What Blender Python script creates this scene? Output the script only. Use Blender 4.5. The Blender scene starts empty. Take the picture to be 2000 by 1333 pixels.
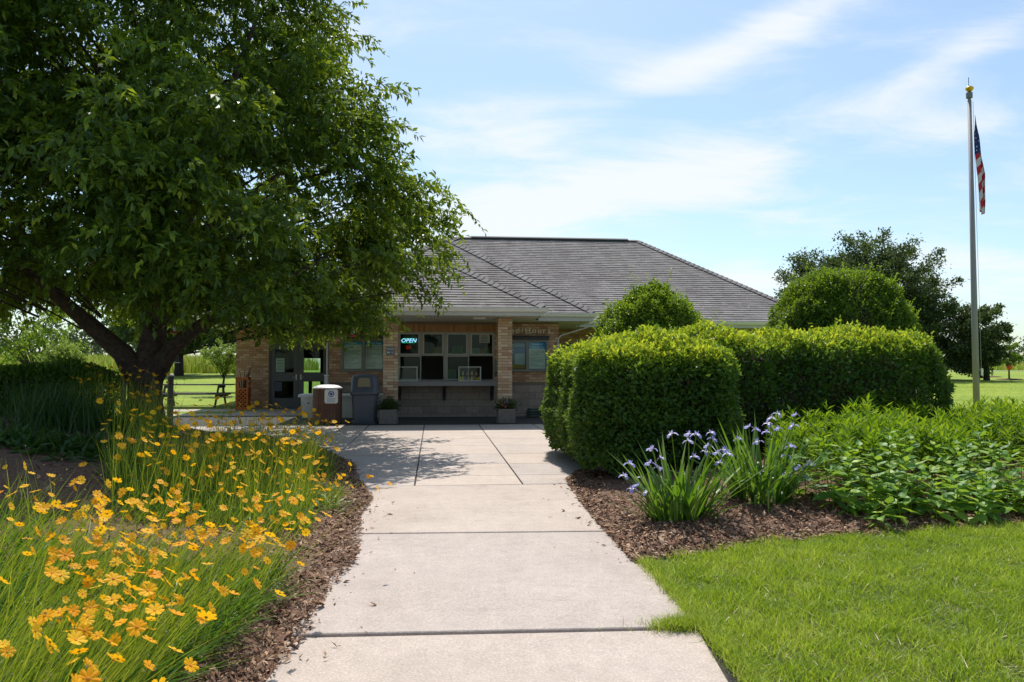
import bpy, math, random
import numpy as np
from mathutils import Matrix, Vector, Quaternion
rng = np.random.default_rng(11); random.seed(11)
PI = math.pi
scene = bpy.context.scene
COL = scene.collection

# ------------------------------------------------------------------ camera
F_PX, CX, CY, CAM_H = 1500.0, 1000.0, 666.5, 1.5      # photograph is 2000 x 1333
YAW, PITCH = math.atan2(152, 1500), math.atan2(58.5, 1500)
cam_d = bpy.data.cameras.new('camera'); cam = bpy.data.objects.new('camera', cam_d); COL.objects.link(cam)
cam_d.sensor_width = 36.0; cam_d.lens = 36.0 * F_PX / 2000.0
cam_d.clip_start = 0.05; cam_d.clip_end = 3000
cam.location = (0, 0, CAM_H)
cam.rotation_euler = (PI/2 + PITCH, 0, -YAW)
scene.camera = cam
# ------------------------------------------------------------------ light
SUN_EL, SUN_AZ = math.radians(60.5), math.radians(1.0)     # azimuth from +Y towards +X
sun_d = bpy.data.lights.new('sun', 'SUN'); sun = bpy.data.objects.new('sun', sun_d); COL.objects.link(sun)
sun_d.energy = 4.0; sun_d.angle = math.radians(0.53); sun_d.color = (1.0, 0.955, 0.88)
sdir = Vector((math.cos(SUN_EL)*math.sin(SUN_AZ), math.cos(SUN_EL)*math.cos(SUN_AZ), math.sin(SUN_EL)))
sun.rotation_euler = sdir.to_track_quat('Z', 'Y').to_euler(); sun.location = (0, 0, 40)
scene.view_settings.view_transform = 'Standard'; scene.view_settings.look = 'None'
scene.view_settings.exposure = 0.40; scene.view_settings.gamma = 1.0; scene.view_settings.use_curve_mapping = False
scene.cycles.use_denoising = True
scene.cycles.max_bounces = 6; scene.cycles.diffuse_bounces = 3; scene.cycles.transmission_bounces = 4; scene.cycles.transparent_max_bounces = 12
scene.cycles.caustics_reflective = False; scene.cycles.caustics_refractive = False
scene.cycles.sample_clamp_indirect = 6.0

world = bpy.data.worlds.new('World'); scene.world = world; world.use_nodes = True
wn, wl = world.node_tree.nodes, world.node_tree.links
wn.clear()
def N(t, **kw):
    n = wn.new(t)
    for k, v in kw.items(): setattr(n, k, v)
    return n
def Mth(op, a, b=None, c=None):
    n = N('ShaderNodeMath', operation=op)
    for i, v in enumerate((a, b, c)):
        if v is None: continue
        if isinstance(v, (int, float)): n.inputs[i].default_value = v
        else: wl.new(v, n.inputs[i])
    return n.outputs[0]
sky = N('ShaderNodeTexSky', sky_type='NISHITA', sun_disc=False, sun_elevation=SUN_EL, sun_rotation=SUN_AZ, altitude=100, air_density=1.0, dust_density=1.2, ozone_density=0.9)
tc = N('ShaderNodeTexCoord'); sep = N('ShaderNodeSeparateXYZ'); wl.new(tc.outputs['Generated'], sep.inputs[0])
dx, dy, dz = sep.outputs
az = Mth('ARCTAN2', dx, dy); el = Mth('ARCSINE', dz)
zc = Mth('ADD', Mth('MAXIMUM', dz, 0.0), 0.10)
comb = N('ShaderNodeCombineXYZ'); wl.new(Mth('DIVIDE', dx, zc), comb.inputs[0]); wl.new(Mth('DIVIDE', dy, zc), comb.inputs[1])
mp = N('ShaderNodeMapping'); wl.new(comb.outputs[0], mp.inputs[0]); mp.inputs['Scale'].default_value = (0.75, 1.25, 1); mp.inputs['Rotation'].default_value = (0, 0, 0.35)
nz = N('ShaderNodeTexNoise'); nz.inputs['Scale'].default_value = 1.7; nz.inputs['Detail'].default_value = 9; nz.inputs['Roughness'].default_value = 0.62; nz.inputs['Distortion'].default_value = 0.5
wl.new(mp.outputs[0], nz.inputs['Vector'])
# the cloud banks that stand over the house, as soft masses the noise breaks up
def bank(px, py, hw, hh, tilt=0.0):
    a0 = YAW + math.atan2(px - CX, F_PX); e0 = math.atan2(725 - py, math.hypot(F_PX, px - CX))
    sa, se = hw / F_PX, hh / F_PX
    u = Mth('SUBTRACT', az, a0); v = Mth('SUBTRACT', el, e0)
    v = Mth('SUBTRACT', v, Mth('MULTIPLY', u, tilt))
    q = Mth('ADD', Mth('POWER', Mth('ABSOLUTE', Mth('DIVIDE', u, sa)), 2.0), Mth('POWER', Mth('ABSOLUTE', Mth('DIVIDE', v, se)), 2.0))
    return Mth('POWER', 2.718, Mth('MULTIPLY', q, -1.0))
tot = None
for b, amp in ((bank(1330, 350, 330, 58, .10), .62), (bank(960, 255, 190, 75, .05), .50), (bank(1000, 440, 260, 60), .42), (bank(1480, 65, 300, 38, .30), .48),
               (bank(1860, 110, 170, 36, .3), .42), (bank(1450, 545, 170, 26), .42), (bank(1880, 545, 260, 45), .40), (bank(800, 560, 260, 90), .3), (bank(1900, 240, 150, 40, .1), .25)):
    t = Mth('MULTIPLY', b, amp); tot = t if tot is None else Mth('ADD', tot, t)
cl = Mth('ADD', Mth('MULTIPLY', nz.outputs['Fac'], 1.7), Mth('MULTIPLY', tot, 0.95))
ss = N('ShaderNodeMapRange', interpolation_type='SMOOTHSTEP'); wl.new(cl, ss.inputs['Value'])
ss.inputs['From Min'].default_value = 0.80; ss.inputs['From Max'].default_value = 1.48; ss.inputs['To Min'].default_value = 0.08; ss.inputs['To Max'].default_value = 0.95
mix = N('ShaderNodeMix', data_type='RGBA'); wl.new(ss.outputs[0], mix.inputs['Factor']); tint = N('ShaderNodeMix', data_type='RGBA', blend_type='MULTIPLY'); tint.inputs['Factor'].default_value = 1.0; tint.inputs['B'].default_value = (0.86, 0.97, 0.98, 1); wl.new(sky.outputs[0], tint.inputs['A']); wl.new(tint.outputs['Result'], mix.inputs['A'])
mix.inputs['B'].default_value = (5.5, 5.75, 5.95, 1)
bg = N('ShaderNodeBackground'); bg.inputs['Strength'].default_value = 0.13; wl.new(mix.outputs['Result'], bg.inputs['Color'])
wo = N('ShaderNodeOutputWorld'); wl.new(bg.outputs[0], wo.inputs[0])

# ------------------------------------------------------------------ pixel helpers (a pixel gives a direction only)
_fw = np.array([math.sin(YAW)*math.cos(PITCH), math.cos(YAW)*math.cos(PITCH), math.sin(PITCH)])
_rt = np.array([math.cos(YAW), -math.sin(YAW), 0.0]); _up = np.cross(_rt, _fw); _C = np.array([0, 0, CAM_H])
def ray(x, y): return _fw + _rt*(x-CX)/F_PX + _up*(CY-y)/F_PX
def gnd(x, y, s=0.0087):
    d = ray(x, y); return _C + d*((-CAM_H)/(d[2]-s*d[1]))
def atY(x, y, Y):
    d = ray(x, y); return _C + d*(Y/d[1])
def X_at(x, Y): return float(atY(x, 700, Y)[0])
def Z_at(y, Y, x=1000): return float(atY(x, y, Y)[2])

# ------------------------------------------------------------------ terrain
def T(Y):
    Y = np.asarray(Y, float)
    return np.where(Y < 22, 0.0087*Y, np.where(Y < 75, 0.1914 + 0.025*(Y-22), 1.5164 + 0.004*(Y-75)))
def sstep(a, b, x):
    t = np.clip((np.asarray(x, float)-a)/(b-a), 0, 1); return t*t*(3-2*t)
_ly = [0, 3.55, 3.95, 4.4, 5.0, 5.7, 6.9, 8.6, 9.65, 10.3, 12, 13.4, 15, 16.5, 17.3, 17.6]; _lx = [-1.05, -0.96, -0.86, -0.74, -0.73, -0.72, -0.71, -0.78, -0.92, -1.02, -1.36, -1.8, -2.55, -3.6, -5.2, -7.4]
def left_edge(Y): return np.interp(Y, _ly, _lx)
def left_bed_z(X, Y):
    d = left_edge(Y) - X
    amp = 0.34 + 0.26*sstep(5, 10, Y)
    h = amp*sstep(0, 4.2, d)*sstep(17.7, 13.5, Y) + 0.05*sstep(0, 0.35, d)
    return T(Y) + h
_fx = [1.45, 2.3, 3.33, 5.4, 8, 13.5]; _fy = [5.75, 6.02, 6.43, 6.68, 7.2, 8.6]
def right_front(X): return np.interp(X, _fx, _fy)
def right_left(Y): return np.interp(Y, [5.6, 7.4, 8.3, 9.9, 11, 12, 16], [1.56, 1.60, 1.64, 1.76, 2.2, 3.2, 4.2])
def right_bed_z(X, Y):
    d = np.minimum(X - right_left(Y), Y - right_front(X))
    return T(Y) + 0.16*sstep(0, 1.8, d) + 0.035*sstep(0, 0.25, d)

# ------------------------------------------------------------------ materials
def new_mat(name):
    m = bpy.data.materials.new(name); m.use_nodes = True
    return m, m.node_tree.nodes, m.node_tree.links
def bsdf(m): return m.node_tree.nodes['Principled BSDF']
def plain(name, col, rough=0.6, metal=0.0, noise=0.0, scale=20.0, spec=0.5, bump=0.0):
    m, n, l = new_mat(name); b = bsdf(m)
    b.inputs['Base Color'].default_value = (*col, 1); b.inputs['Roughness'].default_value = rough; b.inputs['Metallic'].default_value = metal
    b.inputs['Specular IOR Level'].default_value = spec
    if noise > 0 or bump > 0:
        tcn = n.new('ShaderNodeTexCoord'); t = n.new('ShaderNodeTexNoise'); t.inputs['Scale'].default_value = scale; t.inputs['Detail'].default_value = 5
        l.new(tcn.outputs['Object'], t.inputs['Vector'])
        if noise > 0:
            r = n.new('ShaderNodeValToRGB'); l.new(t.outputs['Fac'], r.inputs[0])
            r.color_ramp.elements[0].position = 0.3; r.color_ramp.elements[1].position = 0.7
            r.color_ramp.elements[0].color = tuple(c*(1-noise) for c in col) + (1,); r.color_ramp.elements[1].color = tuple(min(1, c*(1+noise)) for c in col) + (1,)
            l.new(r.outputs[0], b.inputs['Base Color'])
        if bump > 0:
            bp = n.new('ShaderNodeBump'); bp.inputs['Strength'].default_value = bump; bp.inputs['Distance'].default_value = 0.01
            l.new(t.outputs['Fac'], bp.inputs['Height']); l.new(bp.outputs[0], b.inputs['Normal'])
    return m
def varied(name, cols, rough=0.7, source='attr', spec=0.3, grain=0.0, gscale=60.0, cloud=0.0):
    """colour picked per piece: from the point attribute 'rnd' (joined pieces) or the object's own random number"""
    m, n, l = new_mat(name); b = bsdf(m); b.inputs['Roughness'].default_value = rough; b.inputs['Specular IOR Level'].default_value = spec
    if source == 'attr':
        a = n.new('ShaderNodeAttribute'); a.attribute_name = 'rnd'; out = a.outputs['Fac']
    else:
        a = n.new('ShaderNodeObjectInfo'); out = a.outputs['Random']
    r = n.new('ShaderNodeValToRGB'); l.new(out, r.inputs[0]); e = r.color_ramp.elements
    while len(e) < len(cols): e.new(0.5)
    for i, c in enumerate(cols): e[i].position = i/(len(cols)-1); e[i].color = (*c, 1)
    if grain > 0:
        tcn = n.new('ShaderNodeTexCoord'); t = n.new('ShaderNodeTexNoise'); t.inputs['Scale'].default_value = gscale; t.inputs['Detail'].default_value = 4
        l.new(tcn.outputs['Object'], t.inputs['Vector'])
        mr = n.new('ShaderNodeMapRange'); mr.inputs['From Min'].default_value = 0.3; mr.inputs['From Max'].default_value = 0.7
        mr.inputs['To Min'].default_value = 1-grain; mr.inputs['To Max'].default_value = 1+grain; l.new(t.outputs['Fac'], mr.inputs['Value'])
        mx = n.new('ShaderNodeMix'); mx.data_type = 'RGBA'; mx.blend_type = 'MULTIPLY'; mx.inputs['Factor'].default_value = 1
        l.new(r.outputs[0], mx.inputs['A']); l.new(mr.outputs[0], mx.inputs['B']); l.new(mx.outputs['Result'], b.inputs['Base Color'])
        if cloud > 0:      # broad weathering
            mpn = n.new('ShaderNodeMapping'); mpn.inputs['Scale'].default_value = (1.6, .45, .45); l.new(tcn.outputs['Object'], mpn.inputs[0])
            t2 = n.new('ShaderNodeTexNoise'); t2.inputs['Scale'].default_value = 1.1; t2.inputs['Detail'].default_value = 5; l.new(mpn.outputs[0], t2.inputs['Vector'])
            m2 = n.new('ShaderNodeMapRange'); m2.inputs['From Min'].default_value = .32; m2.inputs['From Max'].default_value = .68; m2.inputs['To Min'].default_value = 1-cloud; m2.inputs['To Max'].default_value = 1+cloud; l.new(t2.outputs['Fac'], m2.inputs['Value'])
            mx2 = n.new('ShaderNodeMix'); mx2.data_type = 'RGBA'; mx2.blend_type = 'MULTIPLY'; mx2.inputs['Factor'].default_value = 1
            l.new(mx.outputs['Result'], mx2.inputs['A']); l.new(m2.outputs[0], mx2.inputs['B']); l.new(mx2.outputs['Result'], b.inputs['Base Color'])
    else:
        l.new(r.outputs[0], b.inputs['Base Color'])
    return m
def leafy(name, cols, trans, tfac=0.4, rough=0.42, spec=0.4, source='attr', tmix=0.5):
    m = varied(name, cols, rough, source, spec); n, l = m.node_tree.nodes, m.node_tree.links
    b = bsdf(m); tr = n.new('ShaderNodeBsdfTranslucent'); tr.inputs[0].default_value = (*trans, 1)
    ramp = [x for x in n if x.type == 'VALTORGB'][0]
    mc = n.new('ShaderNodeMix'); mc.data_type = 'RGBA'; mc.inputs['Factor'].default_value = tmix
    l.new(ramp.outputs[0], mc.inputs['A']); mc.inputs['B'].default_value = (*trans, 1); l.new(mc.outputs['Result'], tr.inputs[0])
    ms = n.new('ShaderNodeMixShader'); ms.inputs[0].default_value = tfac
    out = [x for x in n if x.type == 'OUTPUT_MATERIAL'][0]
    l.new(b.outputs[0], ms.inputs[1]); l.new(tr.outputs[0], ms.inputs[2]); l.new(ms.outputs[0], out.inputs[0])
    return m
def glass_mat(name, tint=(0.8, 0.9, 0.85), refl=0.12):
    m, n, l = new_mat(name); n.remove(bsdf(m))
    t = n.new('ShaderNodeBsdfTransparent'); t.inputs[0].default_value = (*tint, 1)
    g = n.new('ShaderNodeBsdfGlossy'); g.inputs['Roughness'].default_value = 0.02; g.inputs[0].default_value = (1, 1, 1, 1)
    lw = n.new('ShaderNodeLayerWeight'); lw.inputs[0].default_value = 0.25
    ma = n.new('ShaderNodeMath'); ma.operation = 'MULTIPLY_ADD'; l.new(lw.outputs['Fresnel'], ma.inputs[0]); ma.inputs[1].default_value = 0.12; ma.inputs[2].default_value = refl*0.1
    ms = n.new('ShaderNodeMixShader'); l.new(ma.outputs[0], ms.inputs[0]); l.new(t.outputs[0], ms.inputs[1]); l.new(g.outputs[0], ms.inputs[2])
    l.new(ms.outputs[0], n['Material Output'].inputs[0])
    return m
def emit_mat(name, col, s):
    m, n, l = new_mat(name); b = bsdf(m); b.inputs['Base Color'].default_value = (*[c*.3 for c in col], 1)
    b.inputs['Emission Color'].default_value = (*col, 1); b.inputs['Emission Strength'].default_value = s
    return m

# ------------------------------------------------------------------ object helpers
def tag(o, label=None, cat=None, group=None, kind=None):
    if label: o['label'] = label
    if cat: o['category'] = cat
    if group: o['group'] = group
    if kind: o['kind'] = kind
    return o
def thing(name, loc, label, cat, group=None):
    o = bpy.data.objects.new(name, None); COL.objects.link(o); o.location = loc; o.empty_display_size = 0.2
    return tag(o, label, cat, group)
_seen = {}
def link(o, parent=None):
    COL.objects.link(o)
    if parent is not None:
        o.parent = parent
        if parent.type == 'EMPTY': o.matrix_parent_inverse = Matrix.Translation(parent.location).inverted()
    return o
def mesh_np(name, V, Fc, mat=None, parent=None, rnd=None, smooth=False):
    """one mesh object from arrays; Fc is (M,k) with one k, or a list of such arrays"""
    V = np.asarray(V, np.float32).reshape(-1, 3)
    if isinstance(Fc, np.ndarray): Fc = [Fc]
    me = bpy.data.meshes.new(name)
    me.vertices.add(len(V)); me.vertices.foreach_set('co', V.ravel())
    loops = np.concatenate([f.ravel() for f in Fc]).astype(np.int32)
    tot = np.concatenate([np.full(len(f), f.shape[1], np.int32) for f in Fc])
    st = np.concatenate([[0], np.cumsum(tot)[:-1]]).astype(np.int32)
    me.loops.add(len(loops)); me.loops.foreach_set('vertex_index', loops)
    me.polygons.add(len(tot)); me.polygons.foreach_set('loop_start', st)
    me.polygons.foreach_set('use_smooth', np.full(len(tot), smooth))
    if rnd is not None:
        a = me.attributes.new('rnd', 'FLOAT', 'POINT'); a.data.foreach_set('value', np.asarray(rnd, np.float32))
    me.update(calc_edges=True)
    if mat: me.materials.append(mat)
    o = bpy.data.objects.new(name, me)
    return link(o, parent)
class MB:
    """collects boxes, tubes, prisms; build() links them as ONE mesh object"""
    def __init__(s): s.v = []; s.f = []; s.r = []; s.cur = 0.5
    def add(s, V, Fs):
        o = len(s.v); s.v += [tuple(map(float, p)) for p in V]; s.f += [tuple(i+o for i in f) for f in Fs]; s.r += [s.cur]*len(V); return s
    def box(s, x0, x1, y0, y1, z0, z1, bev=0.0):
        if bev <= 0:
            V = [(x, y, z) for x in (x0, x1) for y in (y0, y1) for z in (z0, z1)]
            return s.add(V, [(0, 1, 3, 2), (4, 6, 7, 5), (0, 4, 5, 1), (2, 3, 7, 6), (0, 2, 6, 4), (1, 5, 7, 3)])
        b = bev      # chamfered vertical and top edges
        def ring(z, i): return [(x0+b+i*1, y0+i, z), (x1-b-i, y0+i, z), (x1-i, y0+b+i, z), (x1-i, y1-b-i, z), (x1-b-i, y1-i, z), (x0+b+i, y1-i, z), (x0+i, y1-b-i, z), (x0+i, y0+b+i, z)]
        V = ring(z0, 0) + ring(z1-b, 0) + ring(z1, b*0.8)
        Fs = [tuple(range(7, -1, -1)), tuple(range(16, 24))]
        for k in (0, 8):
            for i in range(8): Fs.append((k+i, k+(i+1) % 8, k+8+(i+1) % 8, k+8+i))
        return s.add(V, Fs)
    def tube(s, pts, rad, n=8, cap=True):
        pts = [Vector(p) for p in pts]; rad = rad if hasattr(rad, '__len__') else [rad]*len(pts)
        V = []; prev = None
        for i, p in enumerate(pts):
            t = (pts[min(i+1, len(pts)-1)] - pts[max(i-1, 0)]).normalized()
            if prev is None:
                a = t.orthogonal().normalized()
            else:
                a = (prev - t*prev.dot(t)).normalized()
            prev = a; b = t.cross(a)
            V += [p + (a*math.cos(2*PI*k/n) + b*math.sin(2*PI*k/n))*rad[i] for k in range(n)]
        Fs = []
        for i in range(len(pts)-1):
            for k in range(n): Fs.append((i*n+k, i*n+(k+1) % n, (i+1)*n+(k+1) % n, (i+1)*n+k))
        if cap: Fs.append(tuple(range(n-1, -1, -1))); Fs.append(tuple((len(pts)-1)*n+k for k in range(n)))
        return s.add(V, Fs)
    def lathe(s, c, prof, n=24, sx=1, sy=1):
        V = []; m = len(prof)
        for r, z in prof:
            V += [(c[0]+sx*r*math.cos(2*PI*k/n), c[1]+sy*r*math.sin(2*PI*k/n), c[2]+z) for k in range(n)]
        Fs = [(i*n+k, i*n+(k+1) % n, (i+1)*n+(k+1) % n, (i+1)*n+k) for i in range(m-1) for k in range(n)]
        Fs += [tuple(range(n-1, -1, -1)), tuple((m-1)*n+k for k in range(n))]
        return s.add(V, Fs)
    def prism(s, poly, axis, a, b):
        """poly: 2D outline in the two other axes (order kept), extruded along axis from a to b"""
        def P(u, w, t): return {'x': (t, u, w), 'y': (u, t, w), 'z': (u, w, t)}[axis]
        k = len(poly); V = [P(u, w, a) for u, w in poly] + [P(u, w, b) for u, w in poly]
        return s.add(V, [tuple(range(k)), tuple(range(2*k-1, k-1, -1))] + [(i, i+k, (i+1) % k+k, (i+1) % k) for i in range(k)])
    def build(s, name, mat, parent=None, smooth=False, rnd=False):
        me = bpy.data.meshes.new(name); me.from_pydata(s.v, [], s.f)
        if rnd:
            a = me.attributes.new('rnd', 'FLOAT', 'POINT'); a.data.foreach_set('value', np.array(s.r, np.float32))
        import bmesh
        bm = bmesh.new(); bm.from_mesh(me); bmesh.ops.recalc_face_normals(bm, faces=bm.faces); bm.to_mesh(me); bm.free()
        if smooth: 
            for p in me.polygons: p.use_smooth = True
        if mat: me.materials.append(mat)
        return link(bpy.data.objects.new(name, me), parent)
def place_copy(src, parent, M, name=None):
    o = src.copy(); COL.objects.link(o)
    if name: o.name = name
    o.parent = parent
    if parent is not None and parent.type == 'EMPTY': o.matrix_parent_inverse = Matrix.Translation(parent.location).inverted()
    o.matrix_basis = M
    return o
def obj_from_mesh(me, name, parent, M):
    o = bpy.data.objects.new(name, me); COL.objects.link(o)
    o.parent = parent
    if parent is not None and parent.type == 'EMPTY': o.matrix_parent_inverse = Matrix.Translation(parent.location).inverted()
    o.matrix_basis = M
    return o
def raw_mesh(name, V, Fs, mats, mi=None, smooth=False):
    me = bpy.data.meshes.new(name); me.from_pydata([tuple(map(float, p)) for p in V], [], Fs)
    for m in mats: me.materials.append(m)
    if mi: me.polygons.foreach_set('material_index', mi)
    if smooth:
        for p in me.polygons: p.use_smooth = True
    me.update(); return me
def unit(a): return a/np.maximum(np.linalg.norm(a, axis=-1, keepdims=True), 1e-9)
def rdir(n): return unit(rng.normal(size=(n, 3)))
def leaves(name, P, D, Nn, L, W, mat, parent, fold=0.25, rnd=None, kind='stuff'):
    """leaf-shaped faces folded on the midrib: P base, D direction, Nn rough normal"""
    n = len(P); D = unit(D); S = unit(np.cross(D, Nn)); Nn = np.cross(S, D)
    L = np.broadcast_to(np.asarray(L, float), (n,))[:, None]; W = np.broadcast_to(np.asarray(W, float), (n,))[:, None]
    mid = P + D*L*0.45
    V = np.stack([P, mid + S*W*0.5 + Nn*W*fold, P + D*L - Nn*L*0.08, mid - S*W*0.5 + Nn*W*fold], 1).reshape(-1, 3)
    b = np.arange(n)[:, None]*4
    Fc = np.concatenate([b + np.array([[0, 1, 2]]), b + np.array([[0, 2, 3]])], 0)
    r = np.repeat(rng.random(n) if rnd is None else rnd, 4)
    o = mesh_np(name, V, Fc, mat, parent, r)
    if kind: o['kind'] = kind
    return o
def blades(name, P, H, W, lean, mat, parent=None, seg=2, kind='stuff', rnd=None, curl=0.5, face=None):
    """grass blades: P base (n,3), H height, W width, lean (n,2) tip offset"""
    n = len(P); th = rng.random(n)*2*PI if face is None else face
    side = np.stack([np.cos(th), np.sin(th), np.zeros(n)], 1)
    H = np.broadcast_to(H, (n,)); W = np.broadcast_to(W, (n,))
    V = []
    for k in range(seg):
        t = k/seg; c = P.copy()
        c[:, :2] += lean*(t**(1+curl))[..., None] if np.ndim(t) else lean*(t**(1+curl))
        c[:, 2] += H*(t*(1-0.15*curl*t)); w = W*(1-0.55*t)
        V += [c - side*w[:, None]/2, c + side*w[:, None]/2]
    c = P.copy(); c[:, :2] += lean; c[:, 2] += H*(1-0.15*curl); V.append(c)
    k = 2*seg+1; V = np.stack(V, 1).reshape(-1, 3); b = np.arange(n)[:, None]*k
    Fl = []
    for s_ in range(seg-1):
        i = 2*s_; Fl += [b + np.array([[i, i+1, i+3]]), b + np.array([[i, i+3, i+2]])]
    Fl.append(b + np.array([[k-3, k-2, k-1]]))
    r = np.repeat(rng.random(n) if rnd is None else rnd, k)
    o = mesh_np(name, V, np.concatenate(Fl, 0), mat, parent, r)
    if kind: o['kind'] = kind
    return o
def text_mesh(s, size, extrude=0.0, align='LEFT', shear=0.0):
    c = bpy.data.curves.new('lettering', 'FONT'); c.body = s; c.size = size; c.extrude = extrude; c.align_x = align; c.shear = shear; c.resolution_u = 3
    o = bpy.data.objects.new('lettering', c); COL.objects.link(o)
    dg = bpy.context.evaluated_depsgraph_get(); me = bpy.data.meshes.new_from_object(o.evaluated_get(dg))
    bpy.data.objects.remove(o); bpy.data.curves.remove(c)
    return me
FACE = Matrix.Rotation(PI/2, 4, 'X')        # a flat text or panel turned to face -Y
def put_text(s, size, x, y, z, mat, parent, name='lettering', extrude=0.001, align='CENTER', shear=0.0, sx=1.0):
    me = text_mesh(s, size, extrude, align, shear); me.materials.clear(); me.materials.append(mat); me.name = name
    return obj_from_mesh(me, name, parent, Matrix.Translation((x, y, z)) @ FACE @ Matrix.Diagonal((sx, 1, 1, 1)))
# ================================================================== MATERIALS
def lawn_mat():
    m, n, l = new_mat('lawn'); b = bsdf(m); b.inputs['Roughness'].default_value = 0.85; b.inputs['Specular IOR Level'].default_value = 0.15
    tcn = n.new('ShaderNodeTexCoord')
    def noise(sc, det, stretch=None):
        t = n.new('ShaderNodeTexNoise'); t.inputs['Scale'].default_value = sc; t.inputs['Detail'].default_value = det; t.inputs['Roughness'].default_value = 0.65
        if stretch:
            mpn = n.new('ShaderNodeMapping'); mpn.inputs['Scale'].default_value = stretch; l.new(tcn.outputs['Object'], mpn.inputs[0]); l.new(mpn.outputs[0], t.inputs['Vector'])
        else: l.new(tcn.outputs['Object'], t.inputs['Vector'])
        return t
    a = noise(38, 6); c = noise(0.5, 4, (0.35, 1.4, 1)); d = noise(4, 4)
    ad = n.new('ShaderNodeMath'); ad.operation = 'ADD'; l.new(a.outputs['Fac'], ad.inputs[0]); l.new(c.outputs['Fac'], ad.inputs[1])
    ad2 = n.new('ShaderNodeMath'); ad2.operation = 'ADD'; l.new(ad.outputs[0], ad2.inputs[0]); l.new(d.outputs['Fac'], ad2.inputs[1])
    r = n.new('ShaderNodeValToRGB'); dv = n.new('ShaderNodeMath'); dv.operation = 'DIVIDE'; l.new(ad2.outputs[0], dv.inputs[0]); dv.inputs[1].default_value = 3; l.new(dv.outputs[0], r.inputs[0])
    e = r.color_ramp.elements; e[0].position = 0.36; e[0].color = (0.09, 0.155, 0.016, 1); e[1].position = 0.64; e[1].color = (0.38, 0.41, 0.065, 1)
    x = e.new(0.5); x.color = (0.21, 0.285, 0.034, 1)
    l.new(r.outputs[0], b.inputs['Base Color'])
    bp = n.new('ShaderNodeBump'); bp.inputs['Strength'].default_value = 0.7; bp.inputs['Distance'].default_value = 0.03; l.new(a.outputs['Fac'], bp.inputs['Height']); l.new(bp.outputs[0], b.inputs['Normal'])
    return m
def concrete_mat(name, base, rough_spot=True):
    m, n, l = new_mat(name); b = bsdf(m); b.inputs['Roughness'].default_value = 0.85; b.inputs['Specular IOR Level'].default_value = 0.25
    tcn = n.new('ShaderNodeTexCoord')
    def noise(sc, det, ro=0.6):
        t = n.new('ShaderNodeTexNoise'); t.inputs['Scale'].default_value = sc; t.inputs['Detail'].default_value = det; t.inputs['Roughness'].default_value = ro; l.new(tcn.outputs['Object'], t.inputs['Vector']); return t
    big = noise(1.1, 6, 0.7); fine = noise(75, 3, .8); mid = noise(9, 6, .7)
    r = n.new('ShaderNodeValToRGB'); l.new(big.outputs['Fac'], r.inputs[0]); e = r.color_ramp.elements
    e[0].position = 0.3; e[0].color = (base[0]*.84, base[1]*.83, base[2]*.82, 1); e[1].position = 0.68; e[1].color = (*base, 1)
    def mulby(prev, src, lo, hi, f0=0.35, f1=0.65):
        mr = n.new('ShaderNodeMapRange'); mr.inputs['From Min'].default_value = f0; mr.inputs['From Max'].default_value = f1; mr.inputs['To Min'].default_value = lo; mr.inputs['To Max'].default_value = hi; l.new(src, mr.inputs['Value'])
        mx = n.new('ShaderNodeMix'); mx.data_type = 'RGBA'; mx.blend_type = 'MULTIPLY'; mx.inputs['Factor'].default_value = 1; l.new(prev, mx.inputs['A']); l.new(mr.outputs[0], mx.inputs['B']); return mx.outputs['Result']
    c = mulby(r.outputs[0], fine.outputs['Fac'], 0.80, 1.15); c = mulby(c, mid.outputs['Fac'], 0.93, 1.05)
    # aggregate specks and a few dark drip stains
    v = n.new('ShaderNodeTexVoronoi'); v.inputs['Scale'].default_value = 55; l.new(tcn.outputs['Object'], v.inputs['Vector'])
    c = mulby(c, v.outputs['Distance'], 1.22, 0.97, 0.05, 0.35)
    st = n.new('ShaderNodeTexVoronoi'); st.inputs['Scale'].default_value = 1.7; l.new(tcn.outputs['Object'], st.inputs['Vector'])
    c = mulby(c, st.outputs['Distance'], 0.55, 1.0, 0.012, 0.035)
    oi = n.new('ShaderNodeObjectInfo'); rr = n.new('ShaderNodeValToRGB'); l.new(oi.outputs['Random'], rr.inputs[0])
    rr.color_ramp.elements[0].color = (0.90, 0.91, 0.93, 1); rr.color_ramp.elements[1].color = (1.04, 1.01, 0.97, 1)
    mo = n.new('ShaderNodeMix'); mo.data_type = 'RGBA'; mo.blend_type = 'MULTIPLY'; mo.inputs['Factor'].default_value = 1; l.new(c, mo.inputs['A']); l.new(rr.outputs[0], mo.inputs['B']); c = mo.outputs['Result']
    so = noise(2.6, 7, .75); c = mulby(c, so.outputs['Fac'], 0.86, 1.03, 0.28, 0.46)      # soiling
    l.new(c, b.inputs['Base Color'])
    bp = n.new('ShaderNodeBump'); bp.inputs['Strength'].default_value = 0.35; bp.inputs['Distance'].default_value = 0.004; l.new(fine.outputs['Fac'], bp.inputs['Height']); l.new(bp.outputs[0], b.inputs['Normal'])
    return m
M = {}
M['lawn'] = lawn_mat()
M['slab'] = concrete_mat('exposed_concrete', (0.50, 0.425, 0.375))
M['patio'] = concrete_mat('patio_concrete', (0.53, 0.455, 0.405))
M['joint'] = plain('joint_filler', (0.055, 0.05, 0.045), 0.95)
M['mulch'] = plain('bark_mulch', (0.13, 0.07, 0.042), 0.95, noise=0.55, scale=45, bump=0.9)
M['chip'] = varied('bark_chip', [(0.045, 0.022, 0.014), (0.15, 0.07, 0.038), (0.25, 0.13, 0.07), (0.44, 0.29, 0.19), (0.18, 0.125, 0.095)], 0.85)
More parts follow.
